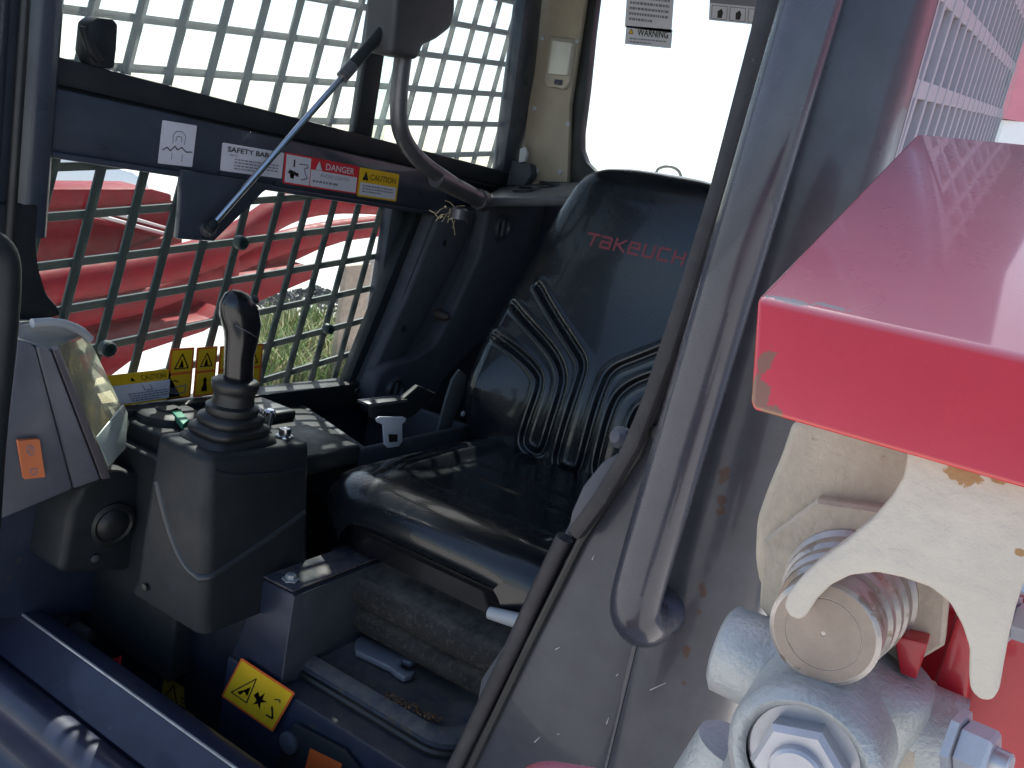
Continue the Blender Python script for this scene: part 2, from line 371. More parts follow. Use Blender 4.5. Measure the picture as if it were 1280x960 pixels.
def car(label, x, y, rot, m):
    t = thing('parked_car', label, 'car', (x, y, GZ)); Rz = Matrix.Rotation(rot, 3, 'Z')
    def tr(p): q = Rz @ V(p); return (q.x + x, q.y + y, q.z + GZ)
    def pr(name, prof, hw, mm, bev=.06):
        b = MB(); b.slab([tr((px, -hw, pz)) for px, pz in prof], Rz @ V((0, 2 * hw, 0)), bev, 2); return put(name, b, mm, t)
    pr('body', [(-2.2, .35), (2.2, .35), (2.25, .75), (1.9, .95), (.9, 1.02), (-1.5, 1.05), (-2.2, 1.0)], .88, m)
    pr('cabin', [(.95, 1.0), (.35, 1.5), (-.9, 1.52), (-1.5, 1.05)], .74, CARG)
    pr('car_roof', [(.4, 1.49), (-.95, 1.51), (-.9, 1.56), (.3, 1.55)], .72, m, .02)
    for wx in (-1.4, 1.4):
        for wy in (-.9, .72):
            b = MB(); b.lathe(tr((wx, wy, .34)), Rz @ V((0, 1, 0)), [(0, .2), (0, .34), (.18, .34), (.18, .2)], 20); put('wheel', b, TYRE, t)
    return t
car('blue parked car seen faintly through the front part of the upper side window', -15.5, 3.4, 1.2, CARB)
car('white parked car seen faintly beyond the upper side window', -16, 8.5, 1.4, CARW)

# red implement parked beyond the side window
IX = -4.0
imp = thing('red_farm_implement', 'weathered red implement with long beams parked beyond the meshed side window', 'farm implement', (-4.0, 3.2, GZ))
def beam(name, px, thick=-.12, x=IX, m=REDO, bev=.012): return slab(name, px, 'x', x, thick, m, imp, bev)
beam('side_plate', [(20, 262), (215, 250), (232, 262), (226, 330), (150, 345), (20, 350)], -.05, IX - .25)
beam('top_rail', [(20, 236), (190, 236), (215, 243), (215, 252), (20, 264)], -.3, IX - .2)
beam('brace', [(110, 276), (205, 300), (214, 296), (120, 272)], -.04, IX - .12)
beam('brace', [(165, 322), (212, 302), (216, 292), (150, 318)], -.08, IX - .1)
beam('worn_or_lit_edge', [(120, 271), (210, 296), (214, 292), (124, 267)], -.03, IX - .05, mat('sunlit_white_edge', (.7, .62, .58), .4))  # pale strips put in for the sunlit edges of the triangular plate
beam('worn_or_lit_edge', [(146, 270), (212, 288), (214, 285), (150, 266)], -.03, IX - .07, MATS['sunlit_white_edge'])
beam('side_plate', [(20, 372), (120, 352), (240, 330), (240, 352), (150, 378), (20, 405)], -.04, IX - .15)
beam('side_plate', [(235, 352), (330, 315), (400, 290), (470, 276), (470, 290), (400, 312), (330, 345), (240, 378)], -.04, IX - .3)
def rtube(name, px, r, x=IX, m=REDO):
    b = MB(); b.tube([at(q[0], q[1], 'x', x) for q in px], r, 12, True, 0, 2); return put(name, b, m, imp)
rtube('curved_tube', [(20, 363), (90, 350), (150, 343), (250, 322), (300, 298), (350, 262), (400, 248), (470, 250), (560, 262)], .095, IX + .1)
rtube('curved_tube', [(20, 412), (110, 388), (190, 372), (250, 345), (310, 318), (360, 300), (440, 285), (560, 275)], .075, IX)
beam('lower_beam', [(85, 400), (200, 372), (300, 345), (380, 330), (400, 345), (330, 375), (240, 405), (160, 430), (85, 445)], -.25, IX - .2)
beam('lower_beam', [(90, 440), (190, 412), (262, 398), (280, 385), (285, 398), (255, 415), (180, 440), (140, 470), (90, 480)], -.3, IX)
beam('hanging_plate', [(268, 300), (300, 300), (300, 345), (285, 350)], -.1, IX + .1)
# gravel heap, grass, boards
b = MB(); n = 26; hc = at(392, 405, 'z', GZ)
for i in range(2600):
    a = random.uniform(0, 6.283); rr = random.random() ** .6 * 1.1; x = hc.x + rr * math.cos(a); y = hc.y + rr * math.sin(a) * 1.2
    z = GZ + max(0, .42 * (1 - rr)) ; s_ = random.uniform(.02, .05)
    p = [V((random.uniform(-1, 1), random.uniform(-1, 1), random.uniform(-1, 1))).normalized() * s_ for _ in range(4)]
    b.add([(x + q.x, y + q.y, z + q.z) for q in p], [(0, 1, 2), (0, 2, 3), (0, 3, 1), (1, 3, 2)], 0, False)
put('gravel_heap', b, STONE, kind='stuff', label='heap of dark crushed stone in the grass beyond the side window', cat='gravel', flat=True)
b = MB()
for i in range(3200):
    u = random.random(); vv = random.random()
    px = 325 + 115 * u; py = 398 + 95 * vv
    base = at(px, py + 18, 'z', GZ); h = random.uniform(.12, .42); a = random.uniform(0, 6.283); ln = random.uniform(.05, .3)
    d = V((math.cos(a), math.sin(a), 0)); s_ = V((-d.y, d.x, 0)) * random.uniform(.006, .012)
    m_ = base + d * ln * .4 + V((0, 0, h * .7)); tip = base + d * ln + V((0, 0, h))
    b.add([base - s_, base + s_, m_ + s_ * .8, m_ - s_ * .8, tip], [(0, 1, 2, 3), (3, 2, 4)], 0 if random.random() < .62 else 1, False)
put('grass', b, [GRASS1, GRASS2], kind='stuff', label='long green and straw coloured grass beyond the side window', cat='grass', flat=True)
for k, (x0, x1, y0, y1, m, lab) in enumerate((
        (424, 455, 333, 492, WOOD, 'brown weathered timber board, nearest the grass, beyond the side window'),
        (457, 481, 322, 488, WOOD2, 'pale grey timber board in the middle of three beyond the side window'),
        (483, 515, 316, 480, WOOD2, 'light grey board furthest from the grass, at the rear edge of the side window'))):
    dx = (y1 - y0) * .13
    slab('timber_board', [(x0 + 10, y0), (x1 + 10, y0 - 3), (x1 - dx + 10, y1), (x0 - dx + 10, y1 + 3)], 'x', -4.35 - .06 * k, -.05, m, None, .004, label=lab, cat='board', group='boards standing beyond the side window')

# ---------------------------------------------------------------- cab shell
W = -1.15
cab = thing('loader_cab', 'dark slate blue steel cab shell of the track loader seen through its open front', 'loader cab', (-.63, 1.2, -1.1))
def cslab(name, px, ax, val, th, m, bev=.003, **k): return slab(name, px, ax, val, th, m, cab, bev, **k)
def cbox(name, *a, m=PAINT, bev=.003, **k):
    b_ = MB(); b_.box(*a, bev); return put(name, b_, m, cab, **k)
cbox('crossbar', -1.165, -1.12, .60, 1.535, -.0487, .033, m=PAINT, bev=.004)
cbox('crossbar_lip', -1.13, -1.112, .60, 1.535, -.056, -.0475, m=PAINT, bev=.002)
cbox('channel_gap', -1.160, -1.142, .60, 1.85, .030, .040, m=BLACK, bev=.0)
cbox('window_channel', -1.175, -1.135, .60, 1.85, .0375, .073, m=BLACK, bev=.003)
# front far pillar: rounded profile with folds
b = MB()
prof = [(-1.11, .648), (-1.103, .640), (-1.103, .612), (-1.112, .604), (-1.112, .585), (-1.100, .577), (-1.095, .56), (-1.100, .54), (-1.13, .53), (-1.22, .53), (-1.22, .655), (-1.13, .655)]
b.loft([[(x, y, -.16) for x, y in prof], [(x, y, .62) for x, y in prof]]); put('far_front_pillar', b, PAINT, cab, angle=50)
b = MB(); b.tube([(-1.098, .594, -.2), (-1.098, .594, .6)], .0065, 10); put('seal_cord', b, RUBBER, cab)
cslab('pillar_foot', [(-30, 255), (50, 255), (46, 300), (50, 335), (60, 368), (72, 382), (80, 395), (66, 398), (35, 408), (-30, 420)], 'x', -1.10, -.05, BLACK, .006)
b = MB(); b.tube([at(-40, 302, 'x', -.97), at(-10, 305, 'x', -.97), at(3, 318, 'x', -.97), at(6, 348, 'x', -.97), at(1, 420, 'x', -.97), at(-13, 540, 'x', -.97), at(-20, 660, 'x', -.97)], .0175, 16, True, 0, 2)
put('far_grab_rail', b, BLACK, None, label='black curved grab rail at the left edge beside the instrument pod', cat='grab rail')
# lower window surround
cslab('window_rear_frame', [(522, 262), (540, 264), (452, 494), (436, 478)], 'x', -1.145, -.03, BLACK, .003)
cbox('window_base_rail', -1.175, -1.125, .55, 1.42, -.475, -.425, m=BLACK)
cslab('upper_rear_frame', [(660, -20), (680, -20), (655, 232), (628, 222)], 'x', -1.14, -.035, PAINT, .003)
cslab('window_divider', [(470, -10), (493, -10), (464, 182), (443, 176)], 'x', -1.15, -.02, BLACK, .003)
cbox('lower_side_wall', -1.185, -1.165, .55, 1.95, -1.2, -.46, m=NAVY)
cbox('rear_side_wall', -1.20, -1.172, 1.42, 1.96, -.47, .036, m=NAVY)
cbox('roof_plate', -1.26, -.06, .72, 1.98, .60, .66, m=PAINT)
cbox('side_header', -1.20, -1.14, .60, 1.98, .52, .60, m=PAINT)
cbox('near_side_lower_wall', -.18, -.15, .72, 1.95, -1.2, -.2, m=NAVY)
cbox('rear_wall', -1.17, -.10, 1.90, 1.93, -1.2, .075, m=NAVY)
cbox('cab_floor', -1.17, -.10, .60, 1.9, -1.14, -1.10, m=NAVY)
cbox('near_rear_pillar', -.24, -.15, 1.86, 1.96, -.2, .6, m=PAINT)
# bracket hanging from crossbar
cslab('strut_bracket', [(228, 212), (345, 232), (330, 240), (268, 302), (222, 299), (226, 260)], 'x', -1.107, -.012, PAINT, .003)
b = MB(); b.lathe(at(258, 287, 'x', -1.105), (1, 0, 0), [(-.005, .011), (.008, .011), (.010, .007), (.016, .007)], 16); put('pin', b, TUBE, cab)
# window latch knob
lt = cslab('window_catch', [(112, 28), (122, 21), (142, 23), (149, 30), (147, 62), (144, 87), (117, 84), (108, 66)], 'x', -1.13, -.03, BLACK, .005)
cslab('catch_tab', [(101, 32), (108, 34), (131, 76), (124, 79), (112, 66)], 'x', -1.115, -.01, RUBBER, .002)
# rear pillar (beige)
cslab('rear_pillar_trim', [(677, -30), (736, -30), (712, 130), (709, 228), (650, 228)], 'y', 1.83, .04, BEIGE, .003)
for p in ((678, 48), (721, 52), (668, 136), (710, 155), (671, 214), (700, 215)):
    b = MB(); b.lathe(at(*p, 'y', 1.829), (0, -1, 0), [(0, .006), (.002, .006), (.004, .003)], 12); put('screw', b, LIGHTP, cab)
# clips at the foot of the rear pillar
cslab('hinge_clip', [(650, 186), (656, 183), (659, 190), (656, 202), (648, 203)], 'y', 1.78, .01, LIGHTP, .001)
cslab('hinge_block', [(640, 200), (662, 204), (664, 218), (655, 232), (632, 232)], 'y', 1.79, .03, TRIM, .003)
# rear window
b = MB()
def arc_poly(pts): return [at(x, y, 'y', 1.86) for x, y in pts]
outer = [(733, -40), (722, 80), (712, 150), (703, 232), (760, 262), (960, 262), (1010, -40)]
inner = [(750, -40), (740, 40), (733, 110), (726, 165), (726, 185), (732, 202), (742, 212), (756, 217), (960, 246)]
b.slab([at(x, y, 'y', 1.845) for x, y in [(735, -40), (722, 80), (713, 150), (705, 232), (757, 240), (960, 270)] + inner[::-1]], (0, .03, 0), .003)
put('rear_window_gasket', b, RUBBER, cab)
rw = thing('rear_window', 'rear cab window with warning notices, blown out white behind the seat', 'window', at(800, 225, 'y', 1.87))
b = MB(); b.box(-1.06, -.12, 1.868, 1.873, .07, .6); put('glass_pane', b, GLASS_R, rw)
b = MB(); b.tube([at(820, 216, 'y', 2.1), at(823, 210, 'y', 2.1), at(836, 207, 'y', 2.1), at(848, 212, 'y', 2.1), at(852, 222, 'y', 2.1)], .004, 8, True, 0, 2)
put('wire_loop', b, TUBE, None, label='thin wire loop just outside the rear window above the seat', cat='wire')
s = st([(786, -40), (845, -35), (781, 34)], 'y', 1.862, (0, -1, 0), SW, rw); s.tiny(.08, .08, .92, .9, 9, SG, 1); s.done()
s = st([(783, 32), (841, 37), (781, 55)], 'y', 1.862, (0, -1, 0), SW, rw); s.warn(.12, .30, .055, SK, SY); s.text('WARNING', .26, .12, .92, .5, SK, .02); s.tiny(.1, .60, .9, .95, 2, SG, 2); s.done()
s = st([(888, -12), (960, -6), (886, 25)], 'y', 1.862, (0, -1, 0), SW, rw); s.rect(0, .0, 1, .42, SG)
for k in range(3):
    x0 = .05 + k * .32; s.line([(x0, .5), (x0 + .27, .5), (x0 + .27, .94), (x0, .94), (x0, .5)], .008, SK); s.poly([(x0 + .1, .9), (x0 + .18, .9), (x0 + .2, .7), (x0 + .17, .58), (x0 + .1, .68)], SK)
s.done()
# cab lamp
lamp = thing('cab_lamp', 'rectangular interior lamp with clear lens on the beige rear pillar', 'lamp', at(698, 110, 'y', 1.83))
slab('lamp_housing', [(688, 46), (716, 49), (718, 54), (711, 104), (705, 111), (684, 108), (680, 102)], 'y', 1.818, .014, mat('lamp_beige', (.42, .38, .31), .45), lamp, .003)
slab('lens', [(690, 50), (714, 53), (708, 94), (684, 92)], 'y', 1.806, .013, mat('lamp_lens', (.62, .60, .52), .15, coat=.6), lamp, .003)
slab('switch', [(693, 99), (702, 100), (701, 106), (692, 105)], 'y', 1.812, .008, GREYP, lamp, .001)

# ---------------------------------------------------------------- side windows with guards
THM = math.radians(9.5); cu, su = math.cos(THM), math.sin(THM); cv, sv = math.cos(math.radians(10)), math.sin(math.radians(10))
def guard(root, X, depth, m, u0, u1, clip, vb, pitch=.0745, sgn=1, off_v=-.274, wv=.0080, wh=.0066, off_u=.9725, pv=None):
    pv = pv or pitch
    """welded grid of flat strips; u runs along the machine, v up, both tilted in the side plane"""
    def pt(u, v, x): return (x, u * cu + v * sv, u * su + v * cv)
    nU = range(-9, 18); nV = range(-10, 14)
    for i in nU:
        u = off_u + i * pitch
        vs = [v for v in np.arange(-1.2, 1.2, .01) if clip(*pt(u, v, X)[1:])]
        if len(vs) < 4: continue
        b = MB(); a, c = min(vs), max(vs)
        b.slab([pt(u - wv, a, X), pt(u + wv, a, X), pt(u + wv, c, X), pt(u - wv, c, X)], (-depth * .7 * sgn, 0, 0), .0008, 1); put('guard_bar', b, m, root)
    for j in nV:
        v = off_v + j * pv
        us = [u for u in np.arange(-.2, 2.6, .01) if clip(*pt(u, v, X)[1:])]
        if len(us) < 4: continue
        b = MB(); a, c = min(us), max(us)
        b.slab([pt(a, v - wh, X - .001 * sgn), pt(c, v - wh, X - .001 * sgn), pt(c, v + wh, X - .001 * sgn), pt(a, v + wh, X - .001 * sgn)], (-depth * sgn, 0, 0), .0008, 1); put('guard_bar', b, m, root)
sw_ = thing('side_window', 'meshed far side window of the cab, dusty glass behind a green steel guard', 'window', (-1.17, 1.2, -.46))
b = MB(); b.box(-1.160, -1.156, .60, 1.60, -.47, -.03); put('lower_pane', b, GLASS, sw_)
b = MB(); b.box(-1.160, -1.156, .60, 1.34, .05, .56); put('front_upper_pane', b, GLASS_UP, sw_)
b = MB(); b.box(-1.169, -1.165, 1.30, 1.90, .05, .56); put('rear_upper_pane', b, GLASS_UP, sw_)
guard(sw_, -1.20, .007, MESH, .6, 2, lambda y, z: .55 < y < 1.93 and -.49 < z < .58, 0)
for p, r in (((304, 304), .0125), ((413, 412), .0105), ((137, 437), .0125)):
    b = MB(); b.lathe(at(*p, 'x', -1.15), (1, 0, 0), [(-.012, r), (0, r), (.003, r * .8), (.003, r * .5), (-.002, r * .45)], 20); put('guard_washer', b, MESH, sw_)
ng = thing('near_side_guard', 'pale steel window guard with tall slots on the near side behind the pillar', 'window guard', (-.09, 1.3, -.2))
XN = -.134
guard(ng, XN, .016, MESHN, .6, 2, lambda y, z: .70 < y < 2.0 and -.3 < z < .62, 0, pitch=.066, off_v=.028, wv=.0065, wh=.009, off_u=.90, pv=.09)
b = MB(); b.box(-.175, -.171, .72, 1.94, -.22, .6); put('glass_pane', b, GLASS_N, ng)
b = MB(); b.box(-.150, -.134, .80, .872, -.3, .62, .002); put('edge_strip', b, MESHN, ng)

# ---------------------------------------------------------------- near front pillar, seal, handle
YP = .67
b = MB(); b.slab([at(x, y, 'y', YP) for x, y in [(1000, -60), (972, 30), (905, 240), (860, 380), (835, 455), (792, 568), (724, 676), (660, 810), (588, 960), (540, 1060)]] +
                 [V((-.205, YP, -.62)), V((-.205, YP, .26))], (0, .05, 0), .002); put('near_pillar_panel', b, PILLAR, cab)
b = MB()
prof = [(-.2045, .71), (-.2045, .672), (-.202, .6685), (-.190, .667), (-.183, .667)]
for k in range(10):
    a = math.radians(90 - 95 * k / 9); prof.append((-.179 + .060 * math.cos(a), .7265 - .060 * math.sin(a)))
prof += [(-.119, .76), (-.13, .775), (-.2, .775)]
b.loft([[(x, y, -.9) for x, y in prof], [(x, y, .62) for x, y in prof]]); put('near_pillar_round', b, PILLAR, cab, angle=50)
b = MB(); b.tube([(-.2048, .6700, -.9), (-.2048, .6700, .26)], .0024, 8); put('weld_bead', b, HPAINT, cab)
b = MB(); b.box(-.128, -.1225, .735, .79, -.9, .62, .002); put('pillar_flange', b, mat('flange_dark', (.03, .03, .04), .5), cab)
# rust streaks: shallow scabs on the round of the pillar
random.seed(11)
def pil_y(x):
    t_ = max(0, min(1, (x + .179) / .060)); return .7265 - .0600 * math.sqrt(max(0, 1 - t_ ** 2))
b = MB()
for (x0, y0), (x1, y1) in (((814, 861), (834, 852)), ((694, 812), (700, 809)), ((770, 845), (773, 842)), ((668, 928), (675, 921)), ((758, 905), (761, 897)), ((697, 918), (699, 917)), ((803, 752), (805, 747)), ((740, 700), (743, 694))):
    a_ = at(x0, y0, 'y', .6690); c_ = at(x1, y1, 'y', .6690); 
    if a_.x > -.205: a_.y = c_.y = .6662
    n_ = (c_ - a_).cross(V((0, 1, 0))).normalized() * .0004; b.add([a_ - n_, a_ + n_, c_ + n_ * .4, c_ - n_ * .4], [(0, 1, 2, 3)], 0, False)
put('paint_scratches', b, mat('scratch_bare', (.45, .44, .46), .5), cab, kind='stuff', flat=True)
dseal = thing('door_seal', 'weathered black rubber door seal running down the near front pillar', 'door seal', at(600, 940, 'y', .66))
L = [(948, -30), (938, 30), (885, 235), (848, 355), (800, 500), (775, 560), (738, 622), (707, 664)]
Rr = [(985, -30), (968, 30), (906, 235), (868, 355), (838, 450), (797, 560), (757, 630), (721, 678)]
slab('wide_strip', L + Rr[::-1], 'y', .650, .016, SEALM, dseal, .004)
b = MB(); b.tube([at(x, y, 'y', .668) for x, y in [(990, -30), (912, 232), (842, 450), (798, 568), (727, 675), (662, 805), (590, 955), (545, 1050)]], .0042, 8); put('seal_bead', b, RUBBER, dseal)
b = MB(); b.tube([at(x, y, 'y', .672) for x, y in [(706, 672), (672, 742), (640, 812), (600, 895), (566, 965), (530, 1040)]], .0085, 10); put('seal_lip', b, SEALM, dseal)
slab('inner_seal_flange', [(718, 640), (728, 650), (700, 700), (655, 800), (600, 925), (560, 1010), (540, 1000), (595, 880), (600, 850), (640, 790)], 'y', .70, .02, TRIM, dseal, .004)
lv = thing('door_catch', 'grey curved catch plate and ball stud peeping out beside the door seal', 'door catch', at(740, 640, 'y', .69))
slab('catch_plate', [(775, 565), (752, 578), (728, 608), (714, 640), (708, 670), (740, 640), (775, 590)], 'y', .685, .008, GREYP, lv, .003)
b = MB(); b.lathe(at(780, 548, 'y', .69), (-.4, -1, .2), [(-.01, .006), (0, .010), (.008, .010), (.013, .006), (.014, .001)], 16); put('ball_stud', b, GREYP, lv)
# grab handle
YH = .62
hd = thing('grab_handle', 'tall slate grey tubular grab handle in front of the near pillar', 'grab handle', at(803, 800, 'y', YH))
b = MB(); H = [at(1035, -70, 'y', YH), at(1016, 0, 'y', YH), at(942, 240, 'y', YH), at(872, 480, 'y', YH), at(834, 600, 'y', YH), at(805, 715, 'y', YH), at(798, 760, 'y', YH)]
e = H[-1]; H += [e + V((.000, .004, -.010)), e + V((.002, .016, -.018)), e + V((.004, .03, -.019))]
# keep the tube straight: fit x to a line
for i in range(7): H[i] = V((-.176 - .022 * min(1, max(0, (0.19 - H[i].z) / .46)), H[i].y, H[i].z))
b.tube(H, .0212, 20, True, 0, 2); put('tube', b, HPAINT, hd)
b = MB(); c = e + V((.004, .036, -.016)); b.lathe(c, (.1, 1, .05), [(-.016, .012), (-.008, .0185), (.0, .0215), (.03, .022)], 20); put('mounting_boss', b, NAVY, hd)
b = MB(); b.lathe(at(820, 540, 'y', .668), (0, -1, 0), [(0, .006), (.003, .006), (.004, .003)], 12); put('pillar_plug', b, RUBBER, cab)

# ---------------------------------------------------------------- front sill
b = MB()
prof = [(.700, -.760), (.700, -.738), (.690, -.733), (.668, -.733), (.664, -.736), (.655, -.745), (.632, -.760), (.620, -.766)]
for k in range(11):
    a = math.radians(35 + 150 * k / 10); prof.append((.598 + .030 * math.cos(a), -.792 + .030 * math.sin(a)))
prof += [(.567, -.815), (.560, -.835), (.548, -.842), (.50, -.848), (.30, -.868), (.30, -1.0), (.70, -1.0)]
b.loft([[(x, y, z) for y, z in prof] for x in (-1.45, -.32)]); put('front_sill', b, SILL, cab, angle=45)
b = MB(); b.tube([(-1.45, .667, -.7325), (-.34, .667, -.7325)], .0022, 8); put('sill_edge', b, mat('worn_or_lit_edge', (.35, .36, .38), .4, .5, None, .4), cab)
b = MB(); b.lathe(at(36, 762, 'y', .70), (0, 0, 1), [(0, .012), (.004, .012), (.005, .008)], 6); put('sill_bolt', b, ZINC, cab)
slab('sill_notch_bracket', [(-20, 745), (20, 752), (22, 768), (5, 776), (-20, 770)], 'y', .662, .01, SEALM, cab, .003)

# ---------------------------------------------------------------- stickers on the crossbar
s = st([(203, 150), (246, 157), (197, 204)], 'x', -1.1195, (1, 0, 0), SW, cab, label='small white pictogram sticker of an operator in the cab')
s.line([(.35, .5), (.33, .3), (.42, .2), (.6, .2), (.7, .3), (.68, .5)], .02, SG); s.line([(.42, .45), (.45, .32), (.58, .32), (.6, .45)], .02, SG)
s.line([(.08, .68), (.2, .6), (.3, .68), (.42, .55), (.5, .64), (.62, .56), (.75, .66), (.95, .64)], .025, SK); s.line([(.36, .72), (.36, .88)], .02, SG); s.line([(.66, .72), (.66, .9)], .02, SG); s.done()
s = st([(278, 178), (355, 191), (275, 213)], 'x', -1.1195, (1, 0, 0), SW, cab, label='white text sticker headed SAFETY BAR')
s.text('SAFETY BAR', .08, .10, .75, .29, SK, .02); s.text('NOTE', .12, .36, .24, .44, SG); s.tiny(.2, .48, .92, .92, 4, SG, 3); s.done()
s = st([(356, 190), (449, 208), (353, 229)], 'x', -1.1195, (1, 0, 0), SR, cab, label='red and white danger sticker with falling hazard pictogram')
s.rect(.02, .05, .33, .95, SW); s.rect(.34, .40, .98, .95, SW); s.warn(.44, .24, .045, SW, SW); s.text('DANGER', .53, .11, .93, .33, SW, .01)
s.text('AVOID DEATH', .46, .48, .86, .60, SG); s.tiny(.37, .70, .96, .86, 1, SG, 4)
s.line([(.12, .18), (.12, .42)], .02, SK); s.line([(.18, .3), (.28, .28), (.3, .36), (.25, .42), (.27, .6), (.30, .72), (.22, .8)], .012, SG); s.poly([(.06, .52), (.14, .56), (.2, .7), (.16, .72), (.13, .66), (.13, .8), (.09, .8)], SK); s.line([(.05, .62), (.18, .62)], .015, SK); s.done()
s = st([(450, 209), (499, 218), (446, 245)], 'x', -1.1195, (1, 0, 0), SY, cab, label='yellow and white caution sticker at the rear end of the row')
s.rect(.04, .50, .96, .94, SW); s.warn(.15, .28, .07, SK, SK); s.text('CAUTION', .26, .17, .92, .38, SK); s.tiny(.1, .56, .9, .86, 3, SG, 5); s.done()
# stickers at the bottom of the side window
XS = -1.150
s = st([(128, 470), (210, 461), (150, 508)], 'x', XS, (1, 0, 0), SY, sw_, label='yellow edged white caution sticker at the foot of the window')
s.rect(.02, .34, .97, .94, SW); s.warn(.38, .2, .035, SK, SK); s.text('CAUTION', .52, .10, .9, .27, SK); s.line([(.48, .42), (.48, .58), (.60, .58), (.60, .42)], .015, SG); s.tiny(.2, .62, .95, .92, 4, SG, 6); s.done()
for k, (x0, x1) in enumerate(((213, 243), (246, 272), (275, 299), (303, 329))):
    s = st([(x0, 436 - k * 1.6), (x1, 434 - k * 1.6), (x0 - 5, 500 - k * 3.2)], 'x', XS, (1, 0, 0), SO, sw_, label='tall orange and yellow pictogram sticker, %s' % ('next to the white caution sticker', 'with a black seated figure', 'half hidden behind the joystick grip', 'at the rear of the joystick grip')[k])
    s.rect(.08, .04, .92, .47, SY); s.rect(.08, .52, .92, .96, SY); s.warn(.5, .27, .30, SK); s.poly([(.4, .38), (.6, .38), (.56, .28), (.5, .22), (.45, .3)], SK)
    if k == 1: s.poly([(.35, .9), (.65, .9), (.62, .78), (.56, .74), (.6, .66), (.5, .6), (.42, .66), (.45, .74), (.38, .8)], SK)
    else: s.line([(.2, .62), (.42, .66)], .05, SK); s.line([(.3, .76), (.75, .74), (.72, .88), (.35, .9), (.3, .76)], .04, SG); s.line([(.2, .9), (.5, .92)], .05, SK)
    s.done()

# ---------------------------------------------------------------- rear corner trim with shelf
tr = thing('corner_trim', 'dark moulded plastic corner trim beside the seat back with round twist plugs', 'trim panel', at(520, 560, 'x', -1.08))
slab('base_panel', [(545, 262), (620, 262), (700, 250), (700, 330), (640, 440), (590, 600), (470, 520), (452, 494), (500, 380)], 'x', -1.115, -.04, TRIM, tr, .004)
slab('raised_moulding', [(548, 275), (598, 268), (560, 350), (520, 420), (490, 470), (478, 500), (455, 492), (510, 370)], 'x', -1.105, -.03, TRIM, tr, .008, 3)
slab('raised_panel', [(612, 258), (630, 244), (652, 240), (690, 242), (720, 250), (700, 300), (660, 350), (640, 400), (590, 440), (555, 478), (535, 520), (470, 520), (466, 498), (474, 470), (490, 455), (520, 448), (545, 430), (570, 385), (600, 320)], 'x', -1.08, -.045, TRIM, tr, .010, 4)
for p, r, X in (((627, 285), .024, -1.078), ((493, 487), .022, -1.078)):
    b = MB(); c = at(*p, 'x', X); b.lathe(c, (1, 0, 0), [(-.008, r * 1.3), (.004, r * 1.27), (.008, r * 1.12), (.008, r * 1.0), (.001, r * .88), (-.001, .001)], 28); q = put('twist_plug', b, mat('plug_plastic', (.035, .04, .05), .45), tr)
    b = MB(); b.slab([c + V((.0, -.003, -r * .8)), c + V((.0, .004, -r * .8)), c + V((0, .004, r * .8)), c + V((0, -.003, r * .8))], (.006, 0, 0), .001); put('plug_grip', b, mat('plug_grip_plastic', (.10, .105, .12), .5), q)
for p in ((556, 304), (505, 411), (447, 490)):
    b = MB(); b.lathe(at(*p, 'x', -1.104), (1, 0, 0), [(-.002, .008), (.001, .008), (.0015, .006), (.0, .005), (.0, .001)], 16); put('rivet', b, BLACK, tr)
b = MB(); b.lathe(at(551, 394, 'x', -1.10), (1, 0, 0), [(-.01, .013), (.018, .009), (.024, .004)], 14); put('peg', b, mat('brown_peg', (.05, .035, .03), .6), tr)
# shelf on top of the trim
zs = .02
sA, sB, sC, sD = at(604, 247, 'x', -1.078), at(628, 231, 'y', 1.82), at(726, 227, 'y', 1.82), at(716, 246, 'y', 1.60)
b = MB(); b.slab([sA, sB, sC, sD], (0, .01, -.02), .006, 3); put('shelf', b, mat('shelf_plastic', (.07, .075, .085), .38, 0, (500, .2), .2, dust_or_sheen=((.25, .24, .22), .6)), tr)
sn = (sB - sA).cross(sD - sA).normalized(); sn = sn if sn.z > 0 else -sn
for t1, t2 in ((.42, .45), (.62, .74)):
    q_ = sA.lerp(sD, t1).lerp(sB.lerp(sC, t1), t2) + sn * .001
    b = MB(); b.lathe(q_, sn, [(-.0, .032), (.005, .030), (.006, .026), (.002, .022), (-.0, .001)], 28); c_ = put('shelf_plug', b, RUBBER, tr)
    b = MB(); b.slab([q_ + V((-.02, -.004, .003)), q_ + V((.02, -.004, .003)), q_ + V((.02, .004, .005)), q_ + V((-.02, .004, .005))], sn * .005, .001); put('plug_grip', b, BLACK, c_)
# debris / straw by pivot
b = MB(); random.seed(3)
for k in range(16):
    a = at(random.uniform(548, 572), random.uniform(258, 276), 'x', -1.05); d = V((random.uniform(-.3, .3), random.uniform(-1, .6), random.uniform(-.8, .3))).normalized() * random.uniform(.02, .045)
    b.tube([a, a + d * .5 + V((0, 0, .003)), a + d], .0009, 5)
put('straw', b, mat('straw', (.45, .38, .25), .8), kind='stuff', label='wisps of dry straw caught under the safety bar pivot', cat='straw')

